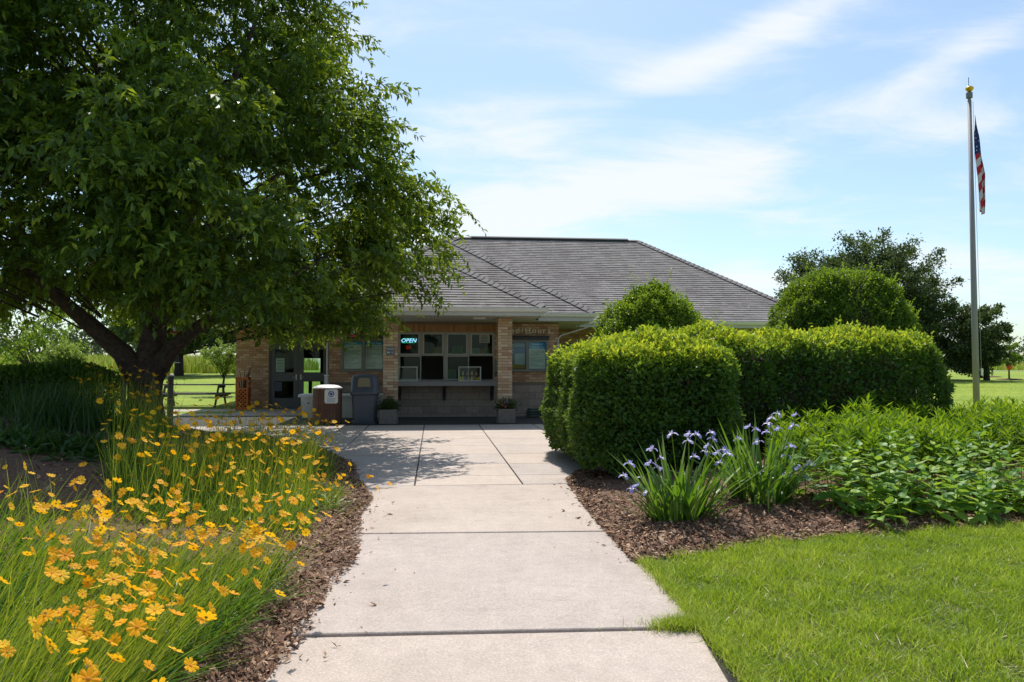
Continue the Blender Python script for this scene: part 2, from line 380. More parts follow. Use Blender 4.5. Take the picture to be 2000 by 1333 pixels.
M['grass'] = leafy('grass_blade', [(0.06, 0.13, 0.014), (0.19, 0.30, 0.022), (0.38, 0.47, 0.04), (0.70, 0.62, 0.22)], (0.54, 0.70, 0.03), 0.42, 0.5, 0.25)
M['meadow'] = leafy('meadow_grass', [(0.22, 0.33, 0.05), (0.34, 0.44, 0.06), (0.44, 0.45, 0.10), (0.46, 0.36, 0.17)], (0.42, 0.50, 0.06), 0.35, 0.6, 0.1)
M['brick'] = varied('brick', [(0.37, 0.19, 0.115), (0.49, 0.27, 0.165), (0.57, 0.34, 0.215), (0.64, 0.43, 0.29), (0.43, 0.23, 0.165)], 0.85, 'attr', 0.2, 0.18, 70)
M['brick_o'] = varied('brick_pier', [(0.42, 0.23, 0.15), (0.56, 0.37, 0.23), (0.64, 0.46, 0.30), (0.74, 0.58, 0.42), (0.48, 0.29, 0.20), (0.66, 0.49, 0.33)], 0.85, 'obj', 0.2, 0.18, 70)
M['block'] = varied('split_face_block', [(0.32, 0.25, 0.215), (0.40, 0.32, 0.275), (0.36, 0.285, 0.245)], 0.95, 'attr', 0.1, 0.25, 45)
M['soldier'] = varied('soldier_brick', [(0.36, 0.16, 0.075), (0.44, 0.21, 0.10), (0.50, 0.27, 0.14)], 0.85, 'attr', 0.2, 0.15, 70)
M['mortar'] = plain('mortar', (0.21, 0.165, 0.13), 0.95, noise=0.2, scale=60)
_sh = [(0.215, 0.192, 0.183), (0.25, 0.225, 0.215), (0.27, 0.245, 0.235), (0.23, 0.207, 0.198), (0.29, 0.265, 0.253)]
M['shingle'] = varied('asphalt_shingle', _sh, 0.95, 'attr', 0.15, 0.35, 120, .14)
M['shingle_o'] = varied('asphalt_shingle_near', _sh, 0.95, 'obj', 0.15, 0.35, 120, .14)
M['roofing'] = plain('roof_deck', (0.09, 0.08, 0.075), 0.95)
M['gutter'] = plain('gutter_paint', (0.80, 0.77, 0.72), 0.45, noise=0.04, scale=6)
M['fascia'] = plain('fascia_paint', (0.55, 0.54, 0.53), 0.5, noise=0.05, scale=6)
M['soffit'] = plain('soffit_board', (0.58, 0.55, 0.51), 0.6)
M['vent'] = plain('ridge_vent', (0.03, 0.03, 0.03), 0.8)
M['winframe'] = plain('window_frame', (0.34, 0.31, 0.27), 0.5)
M['doorpaint'] = plain('door_paint', (0.10, 0.098, 0.105), 0.45, noise=0.08, scale=4)
M['glass'] = glass_mat('window_glass', (0.62, 0.74, 0.66), 0.10)
M['clear'] = glass_mat('case_glass', (0.90, 0.95, 0.93), 0.14)
M['interior'] = plain('interior_wall', (0.16, 0.13, 0.12), 0.9)
M['counter'] = plain('counter_laminate', (0.26, 0.245, 0.25), 0.4)
M['bracket'] = plain('counter_bracket', (0.045, 0.035, 0.045), 0.6)
M['white'] = plain('white_paint', (0.78, 0.77, 0.75), 0.5)
M['paper'] = plain('paper', (0.62, 0.63, 0.60), 0.8)
M['metal'] = plain('brushed_metal', (0.55, 0.53, 0.50), 0.35, 0.9)
M['board'] = plain('board_frame', (0.20, 0.195, 0.185), 0.45)
M['boardhood'] = plain('board_hood', (0.05, 0.04, 0.045), 0.6)
M['sheet'] = plain('board_sheet', (0.66, 0.68, 0.64), 0.8, noise=0.06, scale=5)
M['blue'] = plain('header_blue', (0.02, 0.30, 0.62), 0.6)
M['print'] = plain('print_ink', (0.10, 0.11, 0.12), 0.8)
M['ink_white'] = plain('print_white', (0.8, 0.82, 0.84), 0.7)
M['letter'] = plain('sign_letter', (0.85, 0.80, 0.66), 0.5)
M['steel'] = plain('sign_plate', (0.16, 0.17, 0.19), 0.5)

# ================================================================== GROUND
xs = np.concatenate([-np.geomspace(500, 14, 26), np.linspace(-13, 17, 61), np.geomspace(18, 500, 26)])
ys = np.concatenate([np.linspace(-60, -2, 8), np.linspace(-1, 24, 51), np.geomspace(25, 900, 60)])
gx, gy = np.meshgrid(xs, ys); gz = T(gy)
gz = gz - 0.09*((gx > -5.6) & (gx < 3.6) & (gy > 9.6) & (gy < 26))*1.0 - 0.09*((gx > -0.9) & (gx < 1.6) & (gy < 9.7))
nx, ny = len(xs), len(ys); idx = np.arange(nx*ny).reshape(ny, nx)
quads = np.stack([idx[:-1, :-1], idx[:-1, 1:], idx[1:, 1:], idx[1:, :-1]], -1).reshape(-1, 4)
tag(mesh_np('ground', np.stack([gx, gy, gz], -1), quads, M['lawn'], smooth=True), kind='structure')

def slab(parent, x0, x1, y0, y1, mat, th=0.12, top=0.0, tilt=0.0, poly=None):
    """one concrete panel with a small chamfer, lying on the slope of the ground"""
    if poly is None: poly = [(x0, y0), (x1, y0), (x1, y1), (x0, y1)]
    cx = sum(p[0] for p in poly)/len(poly); cy = sum(p[1] for p in poly)/len(poly); k = len(poly)
    def inset(p, d): 
        v = Vector((cx-p[0], cy-p[1])); return (p[0]+math.copysign(d, v.x), p[1]+math.copysign(d, v.y))
    zt = lambda p: float(T(p[1])) + top + tilt*(p[0]-cx)
    V = [(p[0], p[1], zt(p)-th) for p in poly] + [(p[0], p[1], zt(p)-0.006) for p in poly] + [(*inset(p, 0.006), zt(p)) for p in poly]
    Fs = [tuple(range(2*k, 3*k))] + [(a*k+i, a*k+(i+1) % k, (a+1)*k+(i+1) % k, (a+1)*k+i) for a in (0, 1) for i in range(k)]
    me = raw_mesh('slab', V, Fs, [mat]); return obj_from_mesh(me, 'slab', parent, Matrix.Identity(4))
# walkway: three long panels; the joints are open gaps above a dark bed
wk = MB(); wk.add([(-1.16, -3, float(T(-3))-0.035), (1.6, -3, float(T(-3))-0.035), (1.63, 9.6, float(T(9.6))-0.035), (-0.97, 9.6, float(T(9.6))-0.035)], [(0, 1, 2, 3)])
walkway = tag(wk.build('walkway', M['joint']), kind='structure')
slab(walkway, -0.84, 1.52, -3, 4.40, M['slab'], top=-0.006, poly=[(-1.15, -3), (1.40, -3), (1.40, 3.6), (1.50, 4.30), (-0.90, 4.395), (-1.05, 3.6)])
slab(walkway, 0, 0, 0, 0, M['slab'], top=0.005, poly=[(-0.80, 4.418), (1.53, 4.323), (1.58, 5.6), (1.60, 6.81), (-0.82, 6.93)])
slab(walkway, 0, 0, 0, 0, M['slab'], top=0.004, poly=[(-0.82, 6.975), (1.60, 6.855), (1.66, 9.56), (-0.98, 9.60)])
pb = MB(); z1, z2 = float(T(9.6))-0.035, float(T(25.6))-0.035
pb.add([(-7.6, 9.6, z1), (5.2, 9.6, z1), (5.2, 25.6, z2), (-7.6, 25.6, z2)], [(0, 1, 2, 3)])
patio = tag(pb.build('patio', M['joint']), kind='structure')
jx = [-0.235 + 1.35*k for k in range(-6, 5)]; jy = [9.62, 10.42, 11.62, 12.90, 14.25, 15.60, 16.95, 18.3, 19.65, 21.0, 22.35, 23.7, 25.45]
for i in range(len(jx)-1):
    for j in range(len(jy)-1):
        if jx[i] > 3.7 or (jx[i+1] < -1.7 and jy[j+1] < 16.5): continue
        g = 0.008 if jx[i] > -99 else 0
        slab(patio, jx[i]+0.009, jx[i+1]-0.009, jy[j]+0.008, jy[j+1]-0.008, M['patio'], th=0.1, top=0.0)
# mulch beds
def bed(name, Xg, Yg, zf, mat):
    n1, n2 = Xg.shape; Z = zf(Xg, Yg) + 0.012
    Z = Z + 0.012*rng.normal(size=Z.shape); Z[:, 0] -= 0.09; Z[:, -1] -= 0.2
    idx = np.arange(n1*n2).reshape(n1, n2)
    q = np.stack([idx[:-1, :-1], idx[1:, :-1], idx[1:, 1:], idx[:-1, 1:]], -1).reshape(-1, 4)
    return tag(mesh_np(name, np.stack([Xg, Yg, Z], -1), q, mat, smooth=True), kind='structure')
t = np.linspace(0, 1, 140)[None, :]**1.6; Yv = np.linspace(-1.5, 17.55, 300)[:, None]
Xl = left_edge(Yv) + 0.04 + 0.05*np.sin(Yv*2.3) + 0.04*np.sin(Yv*5.1+1); Xg = Xl + (-13.0 - Xl)*t; Yg = np.broadcast_to(Yv, Xg.shape)
bed('mulch_bed_left', Xg, Yg, left_bed_z, M['mulch'])
tx = np.linspace(1.45, 13.3, 200)[:, None]; tt = np.linspace(0, 1, 110)[None, :]
Y0 = right_front(tx) - 0.02 + 0.05*np.sin(tx*3.1) + 0.03*np.sin(tx*7.7); Yg = Y0 + (16.2 - Y0)*tt**1.3; Xg = np.maximum(np.broadcast_to(tx, Yg.shape), right_left(Yg) - 0.02 + 0.03*np.sin(Yg*4))
bed('mulch_bed_right', Xg, Yg, right_bed_z, M['mulch'])
# mulch chips (uncountable): small splinters with volume
def chips(name, P, size):
    n = len(P); a = rng.random(n)*2*PI; tl = rng.normal(0, 0.35, n)
    D = np.stack([np.cos(a)*np.cos(tl), np.sin(a)*np.cos(tl), np.sin(tl)], 1); S = unit(np.cross(D, np.array([0, 0, 1.0]) + rng.normal(0, .35, (n, 3)))); U = np.cross(S, D)
    L = (size*(0.5+rng.gamma(2.0, 0.45, n)))[:, None]; W = L*rng.uniform(0.16, 0.42, n)[:, None]
    V = np.stack([P - D*L/2, P + D*L/2 + U*W*.2, P + S*W/2 + U*W*0.35, P - S*W/2 + U*W*.45], 1).reshape(-1, 3); b = np.arange(n)[:, None]*4
    Fc = np.concatenate([b+np.array([q]) for q in ([0, 2, 3], [1, 3, 2], [0, 1, 2], [0, 3, 1])], 0)
    return tag(mesh_np(name, V, Fc, M['chip'], None, np.repeat(rng.random(n), 4)), kind='stuff')
n = 52000
Y = rng.uniform(2.2, 17.4, n)**1.0; Y = 2.2 + (Y-2.2)*rng.random(n)**0.25; d = rng.gamma(1.3, 0.75, n) - 0.09
X = left_edge(Y) - d + 0.045*np.sin(Y*2.3); k = (X > -9.5); X, Y = X[k], Y[k]
P = np.stack([X, Y, left_bed_z(X, Y) + rng.uniform(0.004, 0.03, len(X))], 1)
n = 330; Y = rng.uniform(3.6, 12, n); X = left_edge(Y) + rng.gamma(1.0, .10, n); P = np.concatenate([P, np.stack([X, Y, T(Y)+.008], 1)])      # strays on the concrete
tag(chips('mulch_chips_left', P, 0.027), 'loose brown bark chips spread over the yellow flower bed and onto the path edge', 'mulch')
n = 42000
X = 1.5 + rng.random(n)**1.3*7.5; Y = right_front(X) + rng.gamma(1.2, 0.9, n) - 0.05; k = (Y < 11) & (X > right_left(Y)-0.06); X, Y = X[k], Y[k]
P = np.stack([X, Y, right_bed_z(X, Y) + rng.uniform(0.004, 0.03, len(X))], 1)
Y = rng.uniform(5.9, 10.5, 5000); X = right_left(Y) + rng.gamma(1.2, 0.12, 5000) - 0.06
P = np.concatenate([P, np.stack([X, Y, right_bed_z(X, Y) + rng.uniform(0.004, 0.03, 5000)], 1)])
n = 140; Y = rng.uniform(5.6, 10, n); X = right_left(Y) - rng.gamma(1.0, .09, n); P = np.concatenate([P, np.stack([X, Y, T(Y)+.008], 1)])
tag(chips('mulch_chips_right', P, 0.027), 'loose brown bark chips spread around the irises beside the path', 'mulch')
tag(bpy.data.objects['mulch_bed_left']); 

# far road
rd = MB(); 
for a, b_, y0 in ((14, 200, 72.0),): rd.add([(a, y0, float(T(y0))+.02), (b_, y0+4, float(T(y0+4))+.02), (b_, y0+7, float(T(y0+7))+.02), (a, y0+2.4, float(T(y0+2.4))+.02)], [(0, 1, 2, 3)])
tag(rd.build('road', plain('pale_asphalt', (0.33, 0.32, 0.31), 0.9)), kind='structure')

# ================================================================== BUILDING
FL = 0.2                # floor level at the house
SOF = 2.90              # soffit level
YB, YM, YR = 21.9, 25.5, 33.6        # bay wall, main wall, rear wall (outer faces)
BX0, BX1 = -2.93, 3.58               # bay sides
MX0, MX1 = -6.35, 12.15              # main block sides
CXB = 0.36                           # middle of the bay
house = thing('visitor_building', (CXB, 26, FL), 'low brown brick building with grey shingled hip roofs and a columned serving canopy', 'building')
def wall(name, axis, c0, c1, a0, a1, z0, z1, holes, mat=None):
    """solid wall between c0..c1 (thickness) with rectangular holes (a0,a1,z0,z1)"""
    mb = MB(); As = sorted({a0, a1, *[h[0] for h in holes], *[h[1] for h in holes]}); Zs = sorted({z0, z1, *[h[2] for h in holes], *[h[3] for h in holes]})
    for i in range(len(As)-1):
        run = None
        for j in range(len(Zs)-1):
            am, zm = (As[i]+As[i+1])/2, (Zs[j]+Zs[j+1])/2
            solid = not any(h[0] < am < h[1] and h[2] < zm < h[3] for h in holes)
            if solid:
                if run is None: run = [Zs[j], Zs[j+1]]
                else: run[1] = Zs[j+1]
            if (not solid or j == len(Zs)-2) and run:
                if axis == 'y': mb.box(As[i], As[i+1], c0, c1, *run)
                else: mb.box(c0, c1, As[i], As[i+1], *run)
                run = None
    return mb.build(name, mat or M['mortar'], house)
# openings
wx0, wx1 = X_at(777, YB), X_at(966, YB); wz0, wz1 = Z_at(744, YB), Z_at(649.5, YB)
dx0, dx1 = X_at(525, YM), X_at(642, YM); dz1 = Z_at(666, YM, 580)
rwx0, rwx1 = X_at(1098, YM), X_at(1160, YM); rwz0, rwz1 = 1.25, 2.42
win_hole = (wx0, wx1, wz0, wz1); door_hole = (dx0, dx1, FL-.1, dz1); rwin_hole = (rwx0, rwx1, rwz0, rwz1)
w_bay = wall('wall', 'y', YB+.012, YB+.25, BX0+.012, BX1-.012, FL-.15, SOF, [win_hole])
w_bl = wall('wall', 'x', BX0+.012, BX0+.25, YB+.25, YM, FL-.15, SOF, [])
w_br = wall('wall', 'x', BX1-.25, BX1-.012, YB+.25, YM, FL-.15, SOF, [])
w_ml = wall('wall', 'y', YM+.012, YM+.25, MX0+.012, BX0+.1, FL-.15, SOF, [door_hole])
w_mr = wall('wall', 'y', YM+.012, YM+.25, BX1-.1, MX1-.012, FL-.15, SOF, [rwin_hole])
w_l = wall('wall', 'x', MX0+.012, MX0+.25, YM+.25, YR, FL-.15, SOF, [])
w_r = wall('wall', 'x', MX1-.25, MX1-.012, YM+.25, YR, FL-.15, SOF, [])
def back(px0, px1, py0, py1): return (X_at(px0, YR), X_at(px1, YR), Z_at(py1, YR), Z_at(py0, YR))
w_b = wall('wall', 'y', YR-.2, YR, MX0+.012, MX1-.012, FL-.15, SOF, [back(593, 627, 701, 727.5), back(594, 604.5, 745, 770), back(610.5, 627, 745, 770), back(780, 791, 700, 710), back(800.5, 806.5, 701, 709), back(781, 786, 713, 724)])
MB().box(MX0+.3, MX1-.3, YM+.3, YR-.25, FL-.12, FL+.002).box(BX0+.3, BX1-.3, YB+.3, YM+.3, FL-.12, FL+.002).build('floor', M['interior'], house)
MB().box(MX0-.5, MX1+.5, YM-1.35, YR+.5, SOF+.03, SOF+.06).box(BX0-.5, BX1+.5, YB-.55, YM-1.35, SOF+.03, SOF+.06).build('ceiling', M['interior'], house)
# inside the serving window: a dark back counter with goods
MB().box(-2.2, 2.9, 24.3, 24.38, FL, 2.86).box(-2.2, -1.75, 22.6, 24.3, FL, 2.0).build('partition', M['interior'], house)

# brickwork of the walls, every brick cut by joints (joined: past the 300 parts the piers already give)
def brick_field(mb, x0, x1, z0, z1, yf, holes, bl=0.203, bh=0.0665, j=0.010, depth=0.03):
    c = 0; z = z0
    while z + bh*0.6 < z1:
        zt = min(z+bh, z1); x = x0 - (0.5*(bl+j) if c % 2 else 0)
        while x < x1:
            a, b_ = max(x, x0), min(x+bl, x1)
            if b_ - a > 0.02:
                segs = [(a, b_)]
                for h in holes:
                    if h[2] < zt-0.01 and h[3] > z+0.01:
                        ns = []
                        for s0, s1 in segs:
                            if s1 <= h[0] or s0 >= h[1]: ns.append((s0, s1))
                            else:
                                if h[0]-s0 > 0.02: ns.append((s0, h[0]))
                                if s1-h[1] > 0.02: ns.append((h[1], s1))
                        segs = ns
                for s0, s1 in segs:
                    mb.cur = random.random(); o = random.uniform(-0.0015, 0.0015)
                    mb.box(s0, s1, yf+o, yf+depth, z, zt)
            x += bl+j
        z += bh+j; c += 1
mb = MB(); BAND = 1.18
sold = (wx0-.05, wx1+.05, wz1, wz1+0.215)
brick_field(mb, BX0, BX1, BAND, SOF, YB, [win_hole, sold]); 
brick_field(mb, MX0, dx0, FL-.05, SOF, YM, []); brick_field(mb, dx0, BX0, dz1, SOF, YM, []); brick_field(mb, dx1, BX0, FL-.05, dz1, YM, []); brick_field(mb, BX1, MX1, FL-.05, SOF, YM, [rwin_hole])
bw = mb.build('brickwork', M['brick'], house, rnd=True); bw['kind'] = 'stuff'
mb = MB(); brick_field(mb, BX0, BX1, FL-.1, BAND-.01, YB+.002, [], 0.39, 0.188, 0.012)
bk = mb.build('blockwork', M['block'], house, rnd=True); bk['kind'] = 'stuff'
mb = MB(); x = sold[0]
while x < sold[1]:
    mb.cur = random.random(); mb.box(x, min(x+.066, sold[1]), YB-.002+random.uniform(-.0015, .0015), YB+.03, sold[2]+.003, sold[3]-.003); x += .076
sd = mb.build('soldier_course', M['soldier'], house, rnd=True); sd['kind'] = 'stuff'

# piers: every brick its own piece
bl, bs = 0.262, 0.098; bh = 0.0655
brick_me = MB().box(-bl/2, bl/2, -bs/2, bs/2, -bh/2, bh/2, 0.003).build('brick', M['brick_o']); bme = brick_me.data; bpy.data.objects.remove(brick_me)
PIER = 0.37
for cx in (X_at(762.5, 20.0), X_at(986.5, 20.0)):
    cy = 20.0 + PIER/2
    pier = MB().box(cx-PIER/2+.012, cx+PIER/2-.012, cy-PIER/2+.012, cy+PIER/2-.012, FL-.1, SOF+.02).build('column', M['mortar'], house)
    nz_ = int((SOF-FL+.06)/0.0755)
    for c in range(nz_):
        z = FL - 0.03 + bh/2 + c*0.0755; s = 1 if c % 2 else -1
        off = PIER/2 - bs/2; al = PIER/2 - bl/2
        for q in range(4):
            R4 = Matrix.Rotation(q*PI/2, 4, 'Z')
            j = Vector((random.uniform(-.0015, .0015), random.uniform(-.0015, .0015), 0))
            p = R4 @ Vector((s*al, -off, 0))
            obj_from_mesh(bme, 'brick', pier, Matrix.Translation(Vector((cx, cy, z)) + p + j) @ R4)
col_x = (X_at(762.5, 20.0), X_at(986.5, 20.0))

# ---- roofs: eave line, pitch, hips; tabs lie in courses with a raised lower edge
def roof_front(name, x0, x1, y0, z0, run, rise, kl, kr, single=False, dr_len=0.145):
    p = rise/run; ln = math.hypot(1, p); nrm = Vector((0, -p/ln, 1/ln))
    A = [(x0, y0, z0), (x1, y0, z0), (x1-kr*run, y0+run, z0+rise), (x0+kl*run, y0+run, z0+rise)]
    deck = MB().add([Vector(a)-nrm*.004 for a in A] + [Vector(a)-nrm*.05 for a in A], [(0, 1, 2, 3), (7, 6, 5, 4), (0, 4, 5, 1), (1, 5, 6, 2), (2, 6, 7, 3), (3, 7, 4, 0)]).build('roof', M['roofing'], house)
    dr = dr_len/ln; V = []; Tr = []; R_ = []; r = 0.0; cnt = 0
    while r < run - 0.02:
        r1 = min(r + dr*1.0, run)
        la, lb = x0+kl*r, x1-kr*r; ta, tb = x0+kl*r1, x1-kr*r1
        x = la - random.uniform(0, 0.3)
        while x < lb:
            w = random.choice((0.16, 0.22, 0.28, 0.33, 0.4)); a, b_ = max(x, la), min(x+w-.004, lb); a2, b2 = min(max(x, ta), tb), max(min(x+w-.004, tb), ta); x += w
            if b_ - a < 0.02: continue
            th = 0.021 + random.uniform(-.003, .006)
            def Q(xx, rr, h): return Vector((xx, y0+rr, z0+p*rr)) + nrm*h
            vv = [Q(a, r, 0), Q(b_, r, 0), Q(a, r, th), Q(b_, r, th), Q(a2, r1, .004), Q(b2, r1, .004)]
            ff = [(2, 3, 5), (2, 5, 4), (0, 1, 3), (0, 3, 2), (0, 2, 4), (1, 5, 3)]
            if single:
                me = raw_mesh('shingle', vv, ff, [M['shingle_o']]); obj_from_mesh(me, 'shingle', deck, Matrix.Identity(4))
            else:
                o = len(V); V += vv; Tr += [tuple(i+o for i in f) for f in ff]; R_ += [random.random()]*6
            cnt += 1
        r = r1
    if not single:
        s = mesh_np('shingles', np.array([tuple(v) for v in V]), np.array(Tr), M['shingle'], deck, np.array(R_)); s['kind'] = 'stuff'
    return deck
def hip_caps(deck, a, b, single=False, step=0.20, w=0.14):
    a, b = Vector(a), Vector(b); d = (b-a); L = d.length; d.normalize(); side = d.cross(Vector((0, 0, 1))).normalized(); up = side.cross(d)
    mb = MB(); k = int(L/step)
    for i in range(k):
        p = a + d*(i*step); q = p + d*(step*1.25); V = []
        for c, h in ((p, .078), (q, .055)):
            for s_, dn in ((-w, -.085), (0, .0), (w, -.085)): V.append(c + side*s_ + up*(h+dn))
        V += [v - up*.02 for v in V[:3]]
        Fs = [(0, 1, 4, 3), (1, 2, 5, 4), (6, 7, 1, 0), (7, 8, 2, 1)]
        if single:
            me = raw_mesh('hip_shingle', V, Fs, [M['shingle_o']]); obj_from_mesh(me, 'hip_shingle', deck, Matrix.Identity(4))
        else: mb.cur = random.random(); mb.add(V, Fs)
    if not single:
        o = mb.build('hip_shingles', M['shingle'], deck, rnd=True); o['kind'] = 'stuff'
GE = 3.10
cX0, cX1, cY = CXB-2.41, CXB+2.41, 19.30
can = roof_front('canopy', cX0, cX1, cY, GE, 2.41, 1.46, 1, 1, single=True)
apex = (CXB, cY+2.41, GE+1.46)
hip_caps(can, (cX1, cY, GE), apex, True); hip_caps(can, (cX0, cY, GE), apex, True)
bX0, bX1, bY = CXB-4.1, CXB+4.1, 21.2
bay = roof_front('bay', bX0, bX1, bY, GE+.02, 4.1, 2.74, 1, 1)
bapex = (CXB, bY+4.1, GE+.02+2.74)
hip_caps(bay, (bX1, bY, GE+.02), bapex); hip_caps(bay, (bX0, bY, GE+.02), bapex)
mX0, mX1, mY, mrun, mrise = -7.25, 12.82, 24.0, 5.05, 3.46
ridL, ridR = 0.95, mX1-mrun
main = roof_front('main', mX0, mX1, mY, GE, mrun, mrise, (ridL-mX0)/mrun, 1)
hip_caps(main, (mX1, mY, GE), (ridR, mY+mrun, GE+mrise)); hip_caps(main, (mX0, mY, GE), (ridL, mY+mrun, GE+mrise))
ry, rz = mY+mrun, GE+mrise
MB().add([(ridL, ry, rz-.01), (ridR, ry, rz-.01), (mX1, ry+mrun, GE), (mX0, ry+mrun, GE)], [(0, 1, 2, 3)]).build('roof', M['shingle'], house)
MB().add([(mX0, mY, GE-.01), (ridL, ry, rz-.01), (mX0, ry+mrun, GE-.01)], [(0, 1, 2)]).add([(mX1, mY, GE-.01), (ridR, ry, rz-.01), (mX1, ry+mrun, GE-.01)], [(0, 2, 1)]).build('roof', M['shingle'], house)
# sides of bay and canopy roofs, running back into the roof behind
MB().add([(bX1, bY, GE), bapex, (CXB, ry, bapex[2]), (bX1, mY+.1, GE)], [(0, 3, 2, 1)]).add([(bX0, bY, GE), bapex, (CXB, ry, bapex[2]), (bX0, mY+.1, GE)], [(0, 1, 2, 3)]).build('roof', M['shingle'], house)
MB().add([(cX1, cY, GE-.01), apex, (CXB, bY+2.5, apex[2]), (cX1, bY+.3, GE-.01)], [(0, 3, 2, 1)]).add([(cX0, cY, GE-.01), apex, (CXB, bY+2.5, apex[2]), (cX0, bY+.3, GE-.01)], [(0, 1, 2, 3)]).build('roof', M['shingle'], house)
x0v, x1v = ridL+0.42, ridR-0.32
MB().prism([(ry-.16, rz-.05), (ry-.15, rz+.01), (ry, rz+.075), (ry+.15, rz+.01), (ry+.16, rz-.05)], 'x', x0v, x1v).build('ridge_vent', M['vent'], main)
MB().prism([(ry-.15, rz-.03), (ry, rz+.03), (ry+.15, rz-.03)], 'x', ridL-.05, x0v).prism([(ry-.15, rz-.03), (ry, rz+.03), (ry+.15, rz-.03)], 'x', x1v, ridR+.05).build('ridge_shingles', M['shingle'], main)
# gutters and fascia boards
def eave_x(x0, x1, y, top, front=True):
    prof = [(y+.02, top-.005), (y-.105, top-.005), (y-.11, top-.02), (y-.095, top-.035), (y-.06, top-.10), (y+.02, top-.10)]
    MB().prism(prof, 'x', x0-.1, x1+.1).build('gutter', M['gutter'], house)
    MB().box(x0, x1, y+.022, y+.05, SOF-.0, top-.02).build('fascia', M['fascia'], house)
def eave_y(x, y0, y1, top, s):
    prof = [(x-s*.02, top-.005), (x+s*.105, top-.005), (x+s*.11, top-.02), (x+s*.095, top-.035), (x+s*.06, top-.10), (x-s*.02, top-.10)]
    MB().prism(prof, 'y', y0, y1).build('gutter', M['gutter'], house)
    a, b_ = sorted((x-s*.022, x-s*.05)); MB().box(a, b_, y0+.06, y1, SOF, top-.02).build('fascia', M['fascia'], house)
eave_x(cX0, cX1, cY, GE); eave_y(cX0, cY+.03, bY+.3, GE, -1); eave_y(cX1, cY+.03, bY+.3, GE, 1)
eave_x(bX0, cX0-.12, bY, GE+.02); eave_x(cX1+.12, bX1, bY, GE+.02); eave_y(bX0, bY+.03, mY-.1, GE+.02, -1); eave_y(bX1, bY+.03, mY-.1, GE+.02, 1)
eave_x(mX0, bX0-.12, mY, GE); eave_x(bX1+.12, mX1, mY, GE); eave_y(mX0, mY+.03, ry+mrun, GE, -1); eave_y(mX1, mY+.03, ry+mrun, GE, 1)
# soffits: narrow boards with open joints, each its own piece under the canopy
sof_me = MB().box(-.0475, .0475, 0, bY-cY-.02, 0, .012, .002).build('soffit_board', M['soffit']); sme = sof_me.data; bpy.data.objects.remove(sof_me)
sbk = MB().box(cX0+.05, cX1-.05, cY+.05, bY+.05, SOF+.013, SOF+.025).build('soffit', M['vent'], house)
x = cX0+.1
while x < cX1-.08:
    inp = [c for c in col_x if abs(x-c) < PIER/2+.05]
    obj_from_mesh(sme, 'soffit_board', sbk, Matrix.Translation((x, cY+.052, SOF))); x += 0.1
MB().box(bX0+.05, bX1-.05, bY+.075, YB+.012, SOF+.001, SOF+.02).box(bX1-.9, bX1-.05, YB+.013, mY-.1, SOF+.001, SOF+.02).box(bX0+.05, bX0+.9, YB+.013, mY-.1, SOF+.001, SOF+.02).box(mX0+.05, BX0, mY+.05, YM+.012, SOF+.0015, SOF+.02).box(BX1, mX1-.05, mY+.05, YM+.012, SOF+.0015, SOF+.02).box(mX0+.05, MX0+.012, YM+.013, YR, SOF+.0015, SOF+.02).build('soffit', M['soffit'], house)
MB().box(1.02, 1.34, cY+.75, cY+1.15, SOF-.03, SOF-.001, .004).build('canopy_light', M['white'], house)

# ---- serving window
win = MB()
fr = 0.045; yw = YB+.06
cols = [X_at(p, YB) for p in (777, 822.5, 869.5, 916, 966)]; zr = Z_at(694.5, YB)
win.box(wx0, wx1, yw-.05, yw+.05, wz1-.045, wz1); win.box(wx0, wx1, yw-.05, yw+.05, wz0, wz0+.035); win.box(wx0, wx0+.045, yw-.05, yw+.05, wz0+.035, wz1-.045); win.box(wx1-.045, wx1, yw-.05, yw+.05, wz0+.035, wz1-.045)
for c in cols[1:-1]: win.box(c-.06, c+.06, yw-.045, yw+.045, zr+.02, wz1-.045)
win.box(cols[2]-.05, cols[2]+.05, yw-.048, yw+.048, wz0+.035, zr-.02)
win.box(wx0+.045, wx1-.045, yw-.052, yw+.052, zr-.02, zr+.02)
window = win.build('serving_window', M['winframe'], house)
for i in range(4):
    a = cols[i]+(.045 if i == 0 else .06); b_ = cols[i+1]-(.045 if i == 3 else .06)
    sash = MB(); z0_, z1_ = zr+.02, wz1-.045
    sash.box(a, b_, yw-.03, yw-.005, z1_-.022, z1_).box(a, b_, yw-.03, yw-.005, z0_, z0_+.022).box(a, a+.022, yw-.03, yw-.005, z0_+.022, z1_-.022).box(b_-.022, b_, yw-.03, yw-.005, z0_+.022, z1_-.022)
    sash.build('sash', M['gutter'] if False else M['fascia'], window)
    MB().box(a+.022, b_-.022, yw-.02, yw-.014, z0_+.022, z1_-.022).build('pane', M['glass'], window)
for i in (0, 2):      # the lower sliders stand open: one pane left, dark opening right
    a = cols[i]+(.045 if i == 0 else .05); b_ = cols[i+1]; z0_, z1_ = wz0+.035, zr-.02
    MB().box(a, b_, yw+.0, yw+.025, z1_-.02, z1_).box(a, b_, yw+.0, yw+.025, z0_, z0_+.02).box(a, a+.02, yw, yw+.025, z0_+.02, z1_-.02).box(b_-.02, b_, yw, yw+.025, z0_+.02, z1_-.02).build('sash', M['fascia'], window)
    MB().box(a+.02, b_-.02, yw+.01, yw+.015, z0_+.02, z1_-.02).build('pane', M['glass'], window)
